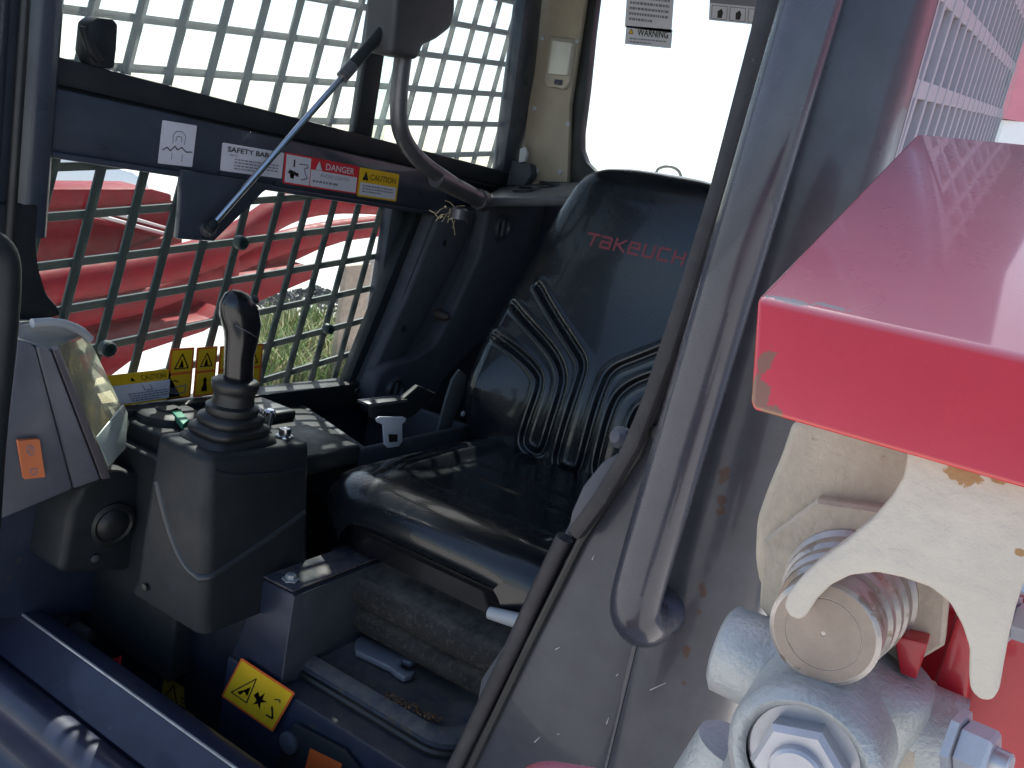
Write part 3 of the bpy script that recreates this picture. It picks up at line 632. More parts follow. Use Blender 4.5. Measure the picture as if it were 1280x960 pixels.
# ---------------------------------------------------------------- safety bar and gas strut
sb = thing('safety_bar', 'raised grey safety bar tube with dark padded housing at its top', 'safety bar', at(585, 245, 'x', -1.03))
b = MB(); XB = -1.03
b.tube([at(x, y, 'x', XB) for x, y in [(512, 30), (502, 80), (497, 140), (502, 172), (525, 203), (560, 226), (585, 243)]], .0158, 18, True, 0, 2); put('bar_tube', b, TUBE, sb)
b = MB(); b.tube([at(545, 222, 'x', XB), at(604, 252, 'x', XB)], [.0185, .0185], 22); c = put('pivot_sleeve', b, TUBE, sb)
b = MB(); b.lathe(at(604, 252, 'x', XB), (at(604, 252, 'x', XB) - at(545, 222, 'x', XB)), [(-.02, .0225), (0, .023), (.006, .020), (.007, .001)], 22); put('pivot_cap', b, TUBE, sb)
b = MB(); b.lathe(at(575, 262, 'x', XB + .01), (0, 0, 1), [(-.02, .018), (.0, .018), (.004, .014)], 14); put('pivot_bracket', b, TUBE, sb)
slab('padded_housing', [(500, -60), (572, -60), (571, 15), (566, 36), (548, 50), (531, 57), (525, 76), (489, 68), (494, 30)], 'x', XB + .035, -.07, mat('housing_plastic', (.045, .045, .05), .5, 0, (400, .2), .2), sb, .012, 4)
gs = thing('gas_strut', 'gas strut with bright rod and black cylinder slanting across the side window', 'gas strut', at(262, 283, 'x', -1.09))
A = at(264, 283, 'x', -1.093); B = at(437, 86, 'x', -1.04); D = at(505, 8, 'x', -1.02)
b = MB(); b.tube([A, B], .0052, 14); put('rod', b, CHROME, gs)
b = MB(); b.tube([B - (D - B) * .12, B, D], [.0085, .0098, .0098], 16); put('cylinder', b, BLACK, gs)
b = MB(); b.tube([B - (D - B) * .14, B + (D - B) * .06], .0105, 16); put('cylinder_collar', b, TUBE, gs)
b = MB(); b.lathe(A, (A - B), [(-.012, .006), (-.008, .009), (.006, .010), (.010, .006)], 14); put('end_joint', b, BLACK, gs)

# ---------------------------------------------------------------- seat
SC = -.635
seat = thing('operator_seat', 'black vinyl suspension seat with ribbed backrest and red lettering', 'seat', (SC, 1.2, -.7))
BA = np.array([0, 1.40, -.47]); BT = np.array([0, 1.52, .08]); bt = (BT - BA) / np.linalg.norm(BT - BA); bn = np.array([0, -bt[2], bt[1]])
GR = []
def polyround(P, it=3):
    P = [np.array(p, float) for p in P]
    for _ in range(it):
        Q = [P[0]]
        for a_, c_ in zip(P[:-1], P[1:]): Q += [a_ * .75 + c_ * .25, a_ * .25 + c_ * .75]
        P = Q + [P[-1]]
    return np.array(P)
g1 = [(-.180, .33), (-.13, .287), (-.068, .240), (-.028, .210), (-.024, .17), (-.026, .05), (-.026, .012), (-.012, .002), (.012, .002), (.026, .012), (.026, .05), (.024, .17), (.028, .210), (.068, .240), (.13, .287), (.18, .33)]
g2 = [(-.236, .212), (-.17, .192), (-.118, .168), (-.100, .145), (-.106, .06), (-.107, .028), (-.095, .016), (-.070, .012), (-.058, .024), (-.056, .06), (-.054, .145), (-.062, .178), (-.095, .212), (-.165, .25), (-.224, .282)]
g3 = [(-x, y) for x, y in g2]
GR = [polyround(g) for g in (g1, g2, g3)]
def pdist(x, y, P):
    d = 1e9 * np.ones_like(x)
    for a_, c_ in zip(P[:-1], P[1:]):
        e_ = c_ - a_; L2 = e_ @ e_ + 1e-12; t = np.clip(((x - a_[0]) * e_[0] + (y - a_[1]) * e_[1]) / L2, 0, 1)
        d = np.minimum(d, np.hypot(x - a_[0] - t * e_[0], y - a_[1] - t * e_[1]))
    return d
vk = [-.035, -.02, 0, .05, .12, .2, .3, .4, .49, .545, .573, .590, .600, .604]
wk = [.11, .195, .236, .260, .268, .266, .252, .228, .205, .187, .170, .143, .10, .02]
def bhw(v): return np.interp(v, vk, wk)
def bsurf(x, v, h=0.):
    """point on the backrest front; x across, v up the back"""
    hw = bhw(v); s_ = np.clip(np.abs(x) / np.maximum(hw, 1e-4), 0, 1)
    bol = .030 * np.clip((np.abs(x) - .10) / .13, 0, 1) ** 2 * np.clip(1 - np.abs(v - .10) / .26, 0, 1)      # side bolsters
    lum = .018 * np.exp(-((v - .12) / .13) ** 2)
    edge = .045 * (1 - np.sqrt(np.clip(1 - s_ ** 7, 0, 1)))
    ee = np.minimum(np.clip((.604 - v) / .05, 0, 1), np.clip((v + .035) / .05, 0, 1)); edge = edge + .045 * (1 - np.sqrt(np.clip(1 - (1 - ee) ** 2, 0, 1)))
    d = np.minimum.reduce([pdist(x, v, g) for g in GR])
    gr = -.0065 * np.exp(-(d / .0058) ** 2) + .0018 * np.exp(-((d - .0115) / .0050) ** 2)
    shoulder = .008 * np.exp(-((v - .47) / .09) ** 2) * (1 - s_ ** 2)
    out = bol + lum + gr + shoulder - edge + h
    cv = .10 * x * x * 0
    p = BA[None] + np.outer(v.ravel(), bt) + np.outer((out + cv).ravel(), bn); p[:, 0] = SC + x.ravel()
    return p
def shell(name, hw, N, Mv, surf, back, lo, hi, m):
    ss = np.sin(np.linspace(-math.pi / 2, math.pi / 2, N)) * .35 + np.linspace(-1, 1, N) * .65
    vv = np.linspace(lo, hi, Mv); X = ss[None, :] * hw(vv)[:, None]; VV = np.repeat(vv[:, None], N, 1)
    f = surf(X, VV); bk = back(X, VV); mb_ = MB(); nf = len(f)
    vs = [tuple(p) for p in f] + [tuple(p) for p in bk]; fs = []
    for i in range(Mv - 1):
        for j in range(N - 1):
            a_ = i * N + j; fs.append((a_, a_ + 1, a_ + N + 1, a_ + N)); fs.append((nf + a_, nf + a_ + N, nf + a_ + N + 1, nf + a_ + 1))
    for i in range(Mv - 1):
        for j in (0, N - 1): a_ = i * N + j; fs.append((a_, a_ + N, nf + a_ + N, nf + a_))
    for j in range(N - 1):
        for i in (0, Mv - 1): a_ = i * N + j; fs.append((a_, a_ + 1, nf + a_ + 1, nf + a_))
    mb_.add(vs, fs); return put(name, mb_, m, seat, angle=70)
def bback(x, v):
    hw = bhw(v); s_ = np.clip(np.abs(x) / np.maximum(hw, 1e-4), 0, 1)
    p = BA[None] + np.outer(v.ravel(), bt) + np.outer((-.055 - .02 * np.sqrt(1 - s_ ** 4)).ravel(), bn); p[:, 0] = SC + x.ravel(); return p
shell('backrest', bhw, 230, 280, bsurf, bback, -.035, .604, VINYL)
# cushion
ck = [0, .012, .03, .06, .10, .2, .35, .47, .5]
cw = [.150, .187, .213, .231, .238, .24, .24, .232, .22]
CY = .935
def chw(v): return np.interp(v, ck, cw)
def csurf(x, v):
    hw = chw(v); s_ = np.clip(np.abs(x) / hw, 0, 1); fr = np.clip(v / .075, 0, 1)
    z = -.447 - .050 * (1 - np.sqrt(1 - (1 - fr) ** 2.2)) - .05 * (1 - np.sqrt(np.clip(1 - s_ ** 6, 0, 1)))
    inner = np.clip((.165 - np.abs(x)) / .03, 0, 1) * np.clip((v - .10) / .05, 0, 1); inner = inner * inner * (3 - 2 * inner)
    z = z - .014 * inner
    d = np.minimum(np.abs(np.abs(x) - .175 + .03 * np.clip((.16 - v) / .1, 0, 1)), 9) ; z = z - .004 * np.exp(-(d / .006) ** 2) * np.clip((v - .06) / .03, 0, 1)
    for wv in ((.24, .1), (.31, -.06)): z = z - .003 * np.exp(-((v - wv[0] - x * wv[1] * 4 * x) / .008) ** 2) * np.clip(1 - np.abs(x) / .2, 0, 1)
    z = z + .004 * np.exp(-((x + .12 + .3 * (v - .12)) / .02) ** 2) * np.exp(-((v - .13) / .05) ** 2) * 1.2
    z = z + .030 * np.clip((.10 - v) / .10, 0, 1) * 0
    y = CY + v; out = np.stack([SC + .010 + x.ravel(), y.ravel(), z.ravel()], 1); return out
def cback(x, v):
    hw = chw(v); out = np.stack([SC + .010 + x.ravel() * .97, (CY + .008 + v * .98).ravel(), (np.full_like(x, -.512)).ravel()], 1); return out
shell('seat_cushion', chw, 120, 120, csurf, cback, 0, .5, VINYL)
# piping/shell under the cushion
b = MB(); ring = lambda k, z: [(SC + x * k, CY + .02 + y, z) for x, y in rrect(0, .235, .225, .235, .10, 7)]
b.loft([ring(.98, -.507), ring(1.0, -.511), ring(1.0, -.519), ring(.94, -.526), ring(.88, -.528), ring(.86, -.556)]); put('seat_pan', b, SHINY, seat)
# gusset between back and cushion
b = MB(); b.box(SC - .2, SC + .2, 1.36, 1.46, -.55, -.47, .02, 3); put('hinge_cover', b, RUBBER, seat)
# TAKEUCHI lettering drawn in strokes on the backrest
def letters():
    Lt = {'T': [[(0, 1), (.95, 1)], [(.55, 1), (.55, .75), (.42, 0)]],
          'A': [[(.1, .95), (.75, .95), (.85, .8), (.78, 0), (.1, 0), (.05, .2), (.1, .5), (.8, .5)]],
          'K': [[(.12, 1), (.05, 0)], [(.85, 1), (.3, .52), (.85, 0)], [(.1, .52), (.3, .52)]],
          'E': [[(.8, 0), (.1, 0), (.08, .3), (.12, .95), (.78, .95), (.84, .5), (.1, .5)]],
          'U': [[(.12, 1), (.08, .15), (.15, 0), (.72, 0), (.8, .15), (.85, 1)]],
          'C': [[(.85, 1), (.2, 1), (.1, .85), (.06, .15), (.15, 0), (.8, 0)]],
          'H': [[(.12, 1), (.06, 0)], [(.85, 1), (.8, 0)], [(.1, .5), (.82, .5)]],
          'I': [[(.3, 1), (.26, 0)]]}
    mb_ = MB(); x = -.104; wl = .0262; gp = .0037; h = .0215; v0 = .431; th = .0023
    for ch in 'TAKEUCHI':
        for st_ in Lt[ch]:
            for (a0, a1), (b0, b1) in zip(st_[:-1], st_[1:]):
                p0 = np.array([x + a0 * wl, v0 + a1 * h]); p1 = np.array([x + b0 * wl, v0 + b1 * h]); d_ = p1 - p0; Ln = np.hypot(*d_); d_ /= Ln; p0 = p0 - d_ * th * .9; p1 = p1 + d_ * th * .9; n_ = np.array([-d_[1], d_[0]]) * th
                k = max(2, int(Ln / .004)); X_ = []; 
                for t in np.linspace(0, 1, k):
                    q = p0 + (p1 - p0) * t; X_ += [q + n_, q - n_]
                X_ = np.array(X_); P_ = bsurf(X_[:, 0], X_[:, 1], .0007)
                mb_.add([tuple(p) for p in P_], [(2 * i, 2 * i + 1, 2 * i + 3, 2 * i + 2) for i in range(k - 1)], 0, False)
        x += (wl if ch != 'I' else wl * .5) + gp
    return mb_
put('lettering', letters(), LOGO, seat, flat=True)
# suspension: plate, bellows
def rr3(cx, cy, hx, hy, r, z): return [(x, y, z) for x, y in rrect(cx, cy, hx, hy, r, 6)]
b = MB(); cy = 1.165
lv_ = [(-.552, .165, .165), (-.572, .168, .170), (-.580, .178, .182), (-.584, .198, .218), (-.590, .205, .230), (-.602, .208, .236), (-.620, .207, .235), (-.630, .200, .228), (-.635, .184, .210), (-.641, .184, .210), (-.646, .196, .222), (-.658, .200, .226), (-.672, .197, .223), (-.680, .180, .204), (-.686, .168, .190), (-.712, .165, .185)]
rr_ = []
for z, hx, hy in lv_[::-1]: rr_.append(rr3(SC + .012, cy, hx, hy, .07, z))
b.loft(rr_); put('suspension_bellows', b, DUSTY, seat, angle=60)
b = MB(); b.tube([at(612, 766, 'y', .925), at(655, 778, 'y', .925), at(690, 790, 'y', .92)], [.0085, .011, .012], 14); put('weight_lever', b, LIGHTP, seat)
b = MB(); b.box(SC + .05, SC + .17, .985, 1.0, -.556, -.545, .004); put('slide_rail', b, RUBBER, seat)

# ---------------------------------------------------------------- seat base box, tray
ZB = -.715
base = thing('steel_plinth', 'navy blue steel plinth under the seat with dusty gasketed lid and yellow hazard sticker', 'plinth', (SC, 1.1, -1.1))
def bbox_(name, *a, m=NAVY, bev=.004, **k):
    q = MB(); q.box(*a, bev); return put(name, q, m, base, **k)
bbox_('base_box', -.835, -.19, .800, 1.6, -1.1, ZB)
b = MB(); b.loft([rr3(SC + .015, 1.055, .155 * k, .205 * k, .045, z) for k, z in ((1.04, ZB), (1.05, ZB + .006), (1.02, ZB + .012), (1.03, ZB + .018), (.985, ZB + .024), (.93, ZB + .026), (.90, ZB + .017))]); put('lid', b, mat('dusty_navy', (.04, .05, .075), .8, 0, (180, .6), .4, spots=((.085, .075, .06), 60, .56), dust_or_sheen=((.15, .14, .12), .85)), base, angle=60)
b = MB(); b.tube([(x, y, ZB + .006) for x, y in rrect(SC + .015, 1.055, .1645, .2145, .05, 8)] + [(x, y, ZB + .006) for x, y in rrect(SC + .015, 1.055, .1645, .2145, .05, 8)][:1], .006, 8, False); put('lid_gasket', b, RUBBER, base)
# brown rust along lid edge
b = MB(); random.seed(8)
for i in range(170):
    px = 482 + 70 * random.random(); c = at(px, 868 + (px - 482) * .48 + random.uniform(-4, 5), 'z', ZB + .026); s_ = random.uniform(.001, .0035)
    p = [V((random.uniform(-1, 1), random.uniform(-1, 1), random.uniform(-.6, 1))).normalized() * s_ for _ in range(4)]
    b.add([c + q for q in p], [(0, 1, 2), (0, 2, 3), (0, 3, 1), (1, 3, 2)], 0, False)
put('rust_flakes', b, mat('rust_flakes', (.16, .08, .035), .9), kind='stuff', label='scatter of brown rust crumbs along the front edge of the seat base lid', cat='rust', flat=True)
# left upright gusset
GX0, GX1 = -.790, -.728
q = MB(); q.slab([(GX0 - .012, .803, -.60), (GX0 + .0, .803, -.574), (GX1, .803, -.572), (GX1, .803, -.713), (GX0 - .04, .803, -.713)], (0, .30, 0), .004); put('gusset', q, NAVY, base)
q = MB(); q.slab([(GX0, .803, -.5715), (GX1 - .002, .803, -.5695), (GX1 - .002, 1.09, -.5695), (GX0, 1.09, -.5715)], (0, 0, .003), .001); put('gusset_cap', q, mat('dusty_cap', (.09, .08, .085), .7, 0, (200, .4), .4, spots=((.05, .05, .07), 30, .5)), base)
b = MB(); cbt = V((-.755, .822, -.566)); b.lathe(cbt, (0, 0, 1), [(0, .0125), (.002, .0125), (.0021, .0075), (.0080, .0075), (.009, .006)], 6); put('hex_bolt', b, ZINC, base)
q = MB(); q.slab([(-.728, .803, -.574), (-.728, 1.09, -.574), (-.728, 1.09, -.73), (-.728, .803, -.712)], (.002, 0, 0)); put('gusset_side', q, TRIM, base)
# front lower face parts
YF = .796
s = st([(302, 822), (369, 866), (277, 870)], 'y', YF - .001, (0, -1, 0), SO, base, label='yellow hazard sticker with orange border showing a hand crushing triangle')
s.rect(.03, .045, .97, .955, SY); s.line([(.13, .78), (.42, .78), (.38, .2), (.12, .78), (.2, .78)], .018, SK); s.poly([(.2, .7), (.3, .55), (.36, .42), (.38, .66), (.3, .6), (.27, .72)], SK)
s.poly([(.5, .42), (.56, .5), (.6, .36), (.62, .52), (.70, .5), (.62, .6), (.66, .75), (.58, .66), (.52, .74), (.54, .6), (.46, .55)], mat('sticker_maroon', (.2, .02, .02), .5)); s.line([(.78, .75), (.9, .74), (.80, .52)], .03, SK); s.line([(.78, .36), (.86, .30), (.88, .36)], .02, SK); s.done()
slab('access_hole_shade', [(352, 920), (368, 905), (430, 938), (470, 990), (440, 1060), (330, 1060), (345, 960)], 'y', YF - .006, .006, BLACK, base, .002)  # black plate stands in for the darkness of an open hole
b = MB(); b.lathe(at(362, 928, 'y', YF - .006), (0, -1, 0), [(0, .016), (.004, .016), (.006, .012)], 18); put('latch', b, TRIM, base)
s = st([(388, 935), (428, 955), (378, 975)], 'y', YF - .0065, (0, -1, 0), SO, base, label='orange sticker at the foot of the seat base'); s.done()
# faint stickers deep in the footwell
s = st([(206, 843), (249, 872), (200, 878)], 'y', .830, (0, -1, 0), SYD, cab, label='faded yellow warning sticker low in the footwell'); s.warn(.3, .45, .2, SK); s.tiny(.55, .3, .9, .7, 3, SK, 9); s.done()
cslab('footwell_kick_plate', [(120, 740), (300, 800), (270, 1000), (120, 1000)], 'y', .832, .02, NAVY)
slab('red_tab', [(124, 829), (150, 820), (148, 838), (136, 846)], 'y', .76, .004, SR, cab, .0005)

# wrench
wr = thing('open_wrench', 'grey flat spanner with an open jaw lying on the seat base lid', 'wrench', at(480, 820, 'z', ZB + .03))
b = MB(); zw = ZB + .030
P = [(447, 797), (452, 794), (500, 815), (512, 817), (522, 824), (514, 828), (503, 825), (501, 832), (508, 838), (519, 838), (516, 843), (506, 846), (496, 840), (488, 833), (445, 813), (443, 804)]
b.slab([at(x, y, 'z', zw) for x, y in P], (0, 0, -.010), .002); put('wrench_body', b, mat('wrench_steel', (.20, .215, .25), .5, .3, (200, .3), .2), wr)

# ---------------------------------------------------------------- far side console, tray, belt
con = thing('side_console', 'black plastic side console with open storage bin under the window', 'console', (-1.06, 1.15, -.9))
def kbox(name, *a, m=BLACK, bev=.006): q = MB(); q.box(*a, bev, 3); return put(name, q, m, con)
kbox('console_top_front', -1.165, -.86, .80, 1.06, -.47, -.436)
kbox('console_front_block', -1.165, -.93, .78, 1.02, -.80, -.465)
kbox('bin_floor', -1.16, -.895, 1.12, 1.42, -.62, -.60)
kbox('bin_wall_near', -.905, -.893, 1.10, 1.44, -.70, -.46, m=TRIM)
q = MB(); q.slab([(-1.155, 1.20, -.455), (-1.155, 1.188, -.455), (-.90, 1.104, -.459), (-.90, 1.118, -.459)], (0, 0, -.22), .003); put('bin_wall_front', q, TRIM, con)
q = MB(); q.slab([(-1.155, 1.19, -.456), (-1.155, 1.04, -.446), (-.87, 1.04, -.452), (-.898, 1.106, -.46)], (0, 0, -.03), .003); put('bin_shoulder', q, BLACK, con)
kbox('bin_wall_rear', -1.16, -.90, 1.43, 1.445, -.62, -.46, m=TRIM)
kbox('console_body', -1.16, -.95, 1.07, 1.7, -1.1, -.63)
kbox('switch_block', -1.10, -1.01, .985, 1.055, -.437, -.418, m=RUBBER)
b = MB(); b.lathe((-1.10, .86, -.437), (0, 0, 1), [(0, .05), (.012, .047), (.016, .04), (.016, .02), (.019, .018), (.019, .001)], 28); put('cup_boss', b, BLACK, con)
b = MB(); b.lathe((-1.12, 1.03, -.436), (0, 0, 1), [(0, .016), (.004, .015), (.004, .01), (.002, .001)], 18); put('plug', b, BLACK, con)
slab('green_tag', [(213, 512), (222, 509), (236, 524), (229, 530)], 'z', -.418, -.01, GREEN, con, .001)
kbox('tag_socket', -1.075, -1.02, .88, .96, -.437, -.424, m=TRIM)
bt_ = thing('seat_belt', 'grey seat belt with bright silver tongue hanging at the corner trim beside the seat', 'seat belt', at(490, 555, 'x', -1.0))
slab('belt_stalk', [(575, 462), (584, 470), (580, 490), (560, 545), (553, 553), (546, 545), (558, 500), (566, 475)], 'x', -.93, -.006, BELT, bt_, .001)
slab('buckle_housing', [(466, 506), (500, 502), (524, 482), (546, 492), (520, 518), (510, 524), (466, 524)], 'x', -.90, -.012, BLACK, bt_, .003)
slab('metal_bracket', [(462, 505), (510, 499), (511, 503), (463, 509)], 'x', -.897, -.03, TUBE, bt_, .001)
b = MB()
tp = [(470, 524), (474, 521), (504, 521), (508, 523), (507, 527), (503, 530), (503, 552), (499, 558), (485, 560), (481, 556), (479, 531), (472, 528)]
hole = [(486, 543), (497, 543), (497, 552), (487, 553)]
b.slab([at(x, y, 'x', -.885) for x, y in tp], (-.003, 0, 0), .0006); tg = put('tongue', b, WHITEM, bt_)
slab('tongue_slot', hole, 'x', -.8840, -.002, RUBBER, tg, 0)
b = MB(); b.lathe(at(578, 517, 'x', -.93), (1, 0, 0), [(0, .006), (.004, .006), (.006, .003)], 12); put('belt_bolt', b, LIGHTP, bt_)

# ---------------------------------------------------------------- joystick console box
jb = thing('joystick_console', 'tall tapered black plastic console box carrying the joystick', 'console', (-.86, .78, -1.1))
def ring4(x0, x1, y0, y1, z, r=.018, slant=0):
    return [(x, y, z + slant * ((y - y0) / (y1 - y0))) for x, y in rrect((x0 + x1) / 2, (y0 + y1) / 2, (x1 - x0) / 2, (y1 - y0) / 2, r, 5)]
b = MB()
b.loft([ring4(-.945, -.785, .705, .905, -.625), ring4(-.93, -.787, .70, .90, -.60), ring4(-.920, -.790, .695, .885, -.50), ring4(-.903, -.797, .690, .872, -.388, .014, -.006), ring4(-.901, -.799, .692, .870, -.380, .012, -.006), ring4(-.896, -.804, .697, .865, -.377, .009, -.006)])
put('console_shell', b, BLACK, jb, angle=50)
b = MB(); b.loft([ring4(-.96, -.86, .856, .96, -1.1), ring4(-.955, -.80, .80, .93, -.622)]); put('lower_pedestal', b, mat('dark_navy', (.008, .011, .020), .5, 0, (120, .2), .4, dust_or_sheen=((.06, .055, .05), .5)), jb, angle=50)
def xs_(z): return float(np.interp(z, [-.625, -.60, -.50, -.388], [-.785, -.787, -.790, -.797]))
def ys_(z): return float(np.interp(z, [-.625, -.60, -.50, -.388], [.705, .70, .695, .690]))
cr = []
for t in np.linspace(0, 1, 14):
    x = -.895 + .088 * t; z = -.442 - .101 * (1 - (1 - t) ** 1.9); cr.append(V((x, ys_(z) + .0038, z)))
cr += [V((-.7985, .7005, -.5445)), V((xs_(-.543) - .0040, .708, -.5435))]
for t in np.linspace(0.06, 1, 10): z = -.543 + .055 * t ** 1.1; cr.append(V((xs_(z) - .0038, .706 + .165 * t, z)))
mb_ = MB(); mb_.tube(cr, [.0062] * len(cr), 14, True, 0, 0); put('moulding_ridge', mb_, mat('ridge_highlight', (.030, .034, .040), .38), jb, angle=80)  # lighter than the shell: the ridge's highlight is put into its colour
mb_ = MB(); mb_.tube([(-.7975, .700, -.396), (-.7955, .73, -.408), (-.7945, .78, -.416), (-.795, .83, -.421), (-.797, .862, -.4215)], .0035, 10, True, 0, 1); put('moulding_ridge', mb_, BLACK, jb)
for k, (x, y) in enumerate(((-.832, .850),)):
    b = MB(); b.lathe((x, y, -.383), (0, 0, 1), [(0, .0125), (.003, .012), (.004, .0085), (.013, .0085), (.014, .0065), (.012, .001)], 22); put('chrome_button', b, CHROME, jb)
for x, y in ((-.872, .853), (-.888, .842)):
    b = MB(); b.lathe((x, y, -.383), (.1, 0, 1), [(0, .006), (.02, .006), (.021, .0085), (.028, .0085), (.031, .005)], 14); put('toggle', b, CHROME, jb)
for z in (-.60,):
    b = MB(); b.lathe((-.90, .697, -.60), (0, -1, 0), [(0, .006), (.002, .006), (.003, .003)], 10); put('screw', b, RUBBER, jb)

js = thing('joystick', 'black joystick with rounded grip head and ribbed rubber boot', 'joystick', (-.853, .768, -.38))
b = MB(); bx, by = -.853, .768; rings = []
lv2 = [(-.385, .046), (-.381, .048), (-.375, .047), (-.370, .040), (-.366, .043), (-.360, .043), (-.356, .036), (-.352, .039), (-.346, .039), (-.342, .032), (-.338, .035), (-.332, .035), (-.329, .028), (-.320, .027), (-.314, .026), (-.311, .029), (-.304, .031), (-.298, .031), (-.295, .026), (-.295, .014)]
for i, (z, r) in enumerate(lv2):
    sq = max(0, 1 - i / 10); ring_ = []
    for k in range(40):
        a = 2 * math.pi * k / 40; c_, s_ = math.cos(a), math.sin(a); e_ = 2 + 3 * sq; f_ = 1 / (abs(c_) ** e_ + abs(s_) ** e_) ** (1 / e_)
        ring_.append((bx + r * f_ * c_ * (1 - .05 * sq) - .0 * i, by + r * f_ * s_ * (1 + .25 * sq) + .0 * i, z))
    rings.append(ring_)
b.loft(rings); put('rubber_boot', b, RUBBER, js, angle=60)
X_J = -.853
pts = [((299, 498), .0200), ((298, 470), .0190), ((299, 445), .0190), ((302, 425), .0215), ((303, 408), .0240), ((300, 395), .0245), ((296, 384), .0230), ((293, 374), .0185), ((292, 366), .011), ((292, 362), .002)]
b = MB(); rings = []
Pj = [at(*p, 'x', X_J) for p, r in pts]
for i, (p, (q, r)) in enumerate(zip(Pj, pts)):
    t = (Pj[min(i + 1, len(Pj) - 1)] - Pj[max(i - 1, 0)]).normalized(); u = V((1, 0, 0)); w2 = t.cross(u).normalized()
    rings.append([p + u * (r * .92 * math.cos(2 * math.pi * k / 28)) + w2 * (r * 1.08 * math.sin(2 * math.pi * k / 28)) for k in range(28)])
b.loft(rings); put('grip', b, SHINY, js, angle=60)
b = MB(); c = at(299, 412, 'x', X_J); b.loft([[c + V((.0235 * math.cos(a), .0250 * math.sin(a), .012 * math.sin(a) * -1 + dz)) for a in np.linspace(0, 2 * math.pi, 28, endpoint=False)] for dz in (-.0008, .0008)], True); put('grip_seam', b, GREYP, js)
b = MB(); b.lathe(at(318, 375, 'x', X_J), (.2, .6, .5), [(-.006, .006), (.002, .006), (.005, .003)], 12); put('thumb_button', b, BLACK, js)

# ---------------------------------------------------------------- instrument pod
pod = thing('instrument_pod', 'grey instrument pod with clear angled cover and orange rocker switch at the left', 'instrument panel', at(60, 640, 'x', -1.0))
C1 = at(64, 438, 'x', -.985); C2 = at(126, 600, 'x', -.985)
L1 = at(20, 424, 'x', -1.02); L2 = at(-10, 655, 'x', -1.02)
b = MB(); ex = V((-.09, .03, 0))
K1 = at(44, 432, 'x', -1.00); K2 = at(92, 612, 'x', -1.0)
def quad(mb_, a, b_, c, d, e, bev=.003): mb_.slab([a, b_, c, d], e, bev, 2)
m1 = MB(); quad(m1, L1, K1, K2, L2, ex, .005); quad(m1, K1, C1, C2, K2, ex, .004); put('housing', m1, GREYP, pod)
m1 = MB(); quad(m1, C1 + V((.001, .002, 0)), at(74, 434, 'x', -.995), at(139, 598, 'x', -.995), C2 + V((.001, .002, 0)), V((-.07, .02, 0)), .002); put('bezel', m1, mat('bezel_plastic', (.16, .14, .15), .4, 0, (300, .2), .1), pod)
GTL = at(72, 432, 'x', -.998); GTR = at(110, 418, 'x', -1.055); GBR = at(163, 528, 'x', -1.055); GBM = at(155, 560, 'x', -1.03); GBL = at(136, 590, 'x', -.998)
m1 = MB(); m1.slab([GTL, GTR, GBR, GBM, GBL], V((-.02, -.012, 0)), .003); put('clear_cover', m1, LENS, pod)
m1 = MB(); nn = V((-.024, -.016, 0)); m1.slab([GTL + nn, GTR + nn, GBR + nn, GBM + nn, GBL + nn], V((-.05, -.02, 0)), .003); put('gauge_face', m1, mat('gauge_face', (.20, .17, .10), .5, 0, (30, .3), .5, spots=((.05, .07, .07), 14, .5)), pod)
def q2(a, b_, t, s_): return a.lerp(b_, t)
m1 = MB(); a0 = GTL.lerp(GBL, .70); a1 = GTR.lerp(GBR, .78); out = V((.004, .003, 0)); m1.slab([a0 + out * .2, a1 + out * .2, GBR.lerp(GTR, .12) + out * .2, GBM + out * .1, GBL.lerp(GTL, .05) + out * .2], out * .5, .002); put('lower_screen', m1, mat('lcd_grey', (.33, .38, .36), .3, coat=.4), pod)
m1 = MB(); m1.slab([at(18, 408, 'x', -1.03), at(40, 402, 'x', -1.05), at(98, 404, 'x', -1.06), at(112, 416, 'x', -1.06), at(66, 438, 'x', -.99), at(22, 426, 'x', -1.02)], V((-.05, .0, -.008)), .004, 3); put('top_cap', m1, mat('pod_cap', (.24, .24, .22), .4, 0, (300, .2), .2), pod)
m1 = MB(); m1.tube([at(40, 404, 'x', -1.03), at(72, 402, 'x', -1.03), at(100, 412, 'x', -1.04), at(112, 424, 'x', -1.045)], .006, 10, True, 0, 1); put('cap_rim', m1, LIGHTP, pod)
s = Sticker(at(20, 549, 'x', -1.010), at(47, 547, 'x', -1.006), at(28, 597, 'x', -1.010), (1, -.5, 0), ORANGE, pod, lift=.006, name='rocker_switch', label='orange rocker switch')
s.line([(.35, .2), (.5, .12), (.65, .2), (.65, .32), (.5, .4), (.35, .32), (.35, .2)], .05, SG); s.line([(.38, .34), (.62, .16)], .05, SG); s.line([(.35, .75), (.65, .75), (.6, .9), (.4, .9), (.35, .75)], .05, SG); s.done()
# blower housing below the pod
bl = thing('blower_housing', 'black arched heater blower housing with round centre cap below the instrument pod', 'blower', at(132, 715, 'x', -1.05))
slab('arched_cover', [(75, 718), (88, 640), (102, 608), (125, 592), (150, 588), (176, 592), (190, 600), (185, 660), (180, 700), (160, 715)], 'x', -1.05, -.10, BLACK, bl, .012, 4)
b = MB(); b.lathe(at(140, 655, 'x', -1.05), (1, -.15, 0), [(-.002, .035), (.004, .034), (.007, .028), (.005, .024), (.009, .020), (.012, .012), (.012, .001)], 28); put('centre_cap', b, RUBBER, bl)
for p in ((118, 698), (185, 698)):
    b = MB(); b.lathe(at(*p, 'x', -1.047), (1, 0, 0), [(0, .006), (.003, .006), (.004, .003)], 10); put('screw', b, TUBE, bl)
cslab('dash_bulkhead', [(-60, 600), (120, 600), (170, 640), (170, 760), (-60, 780)], 'x', -1.13, -.03, NAVY)
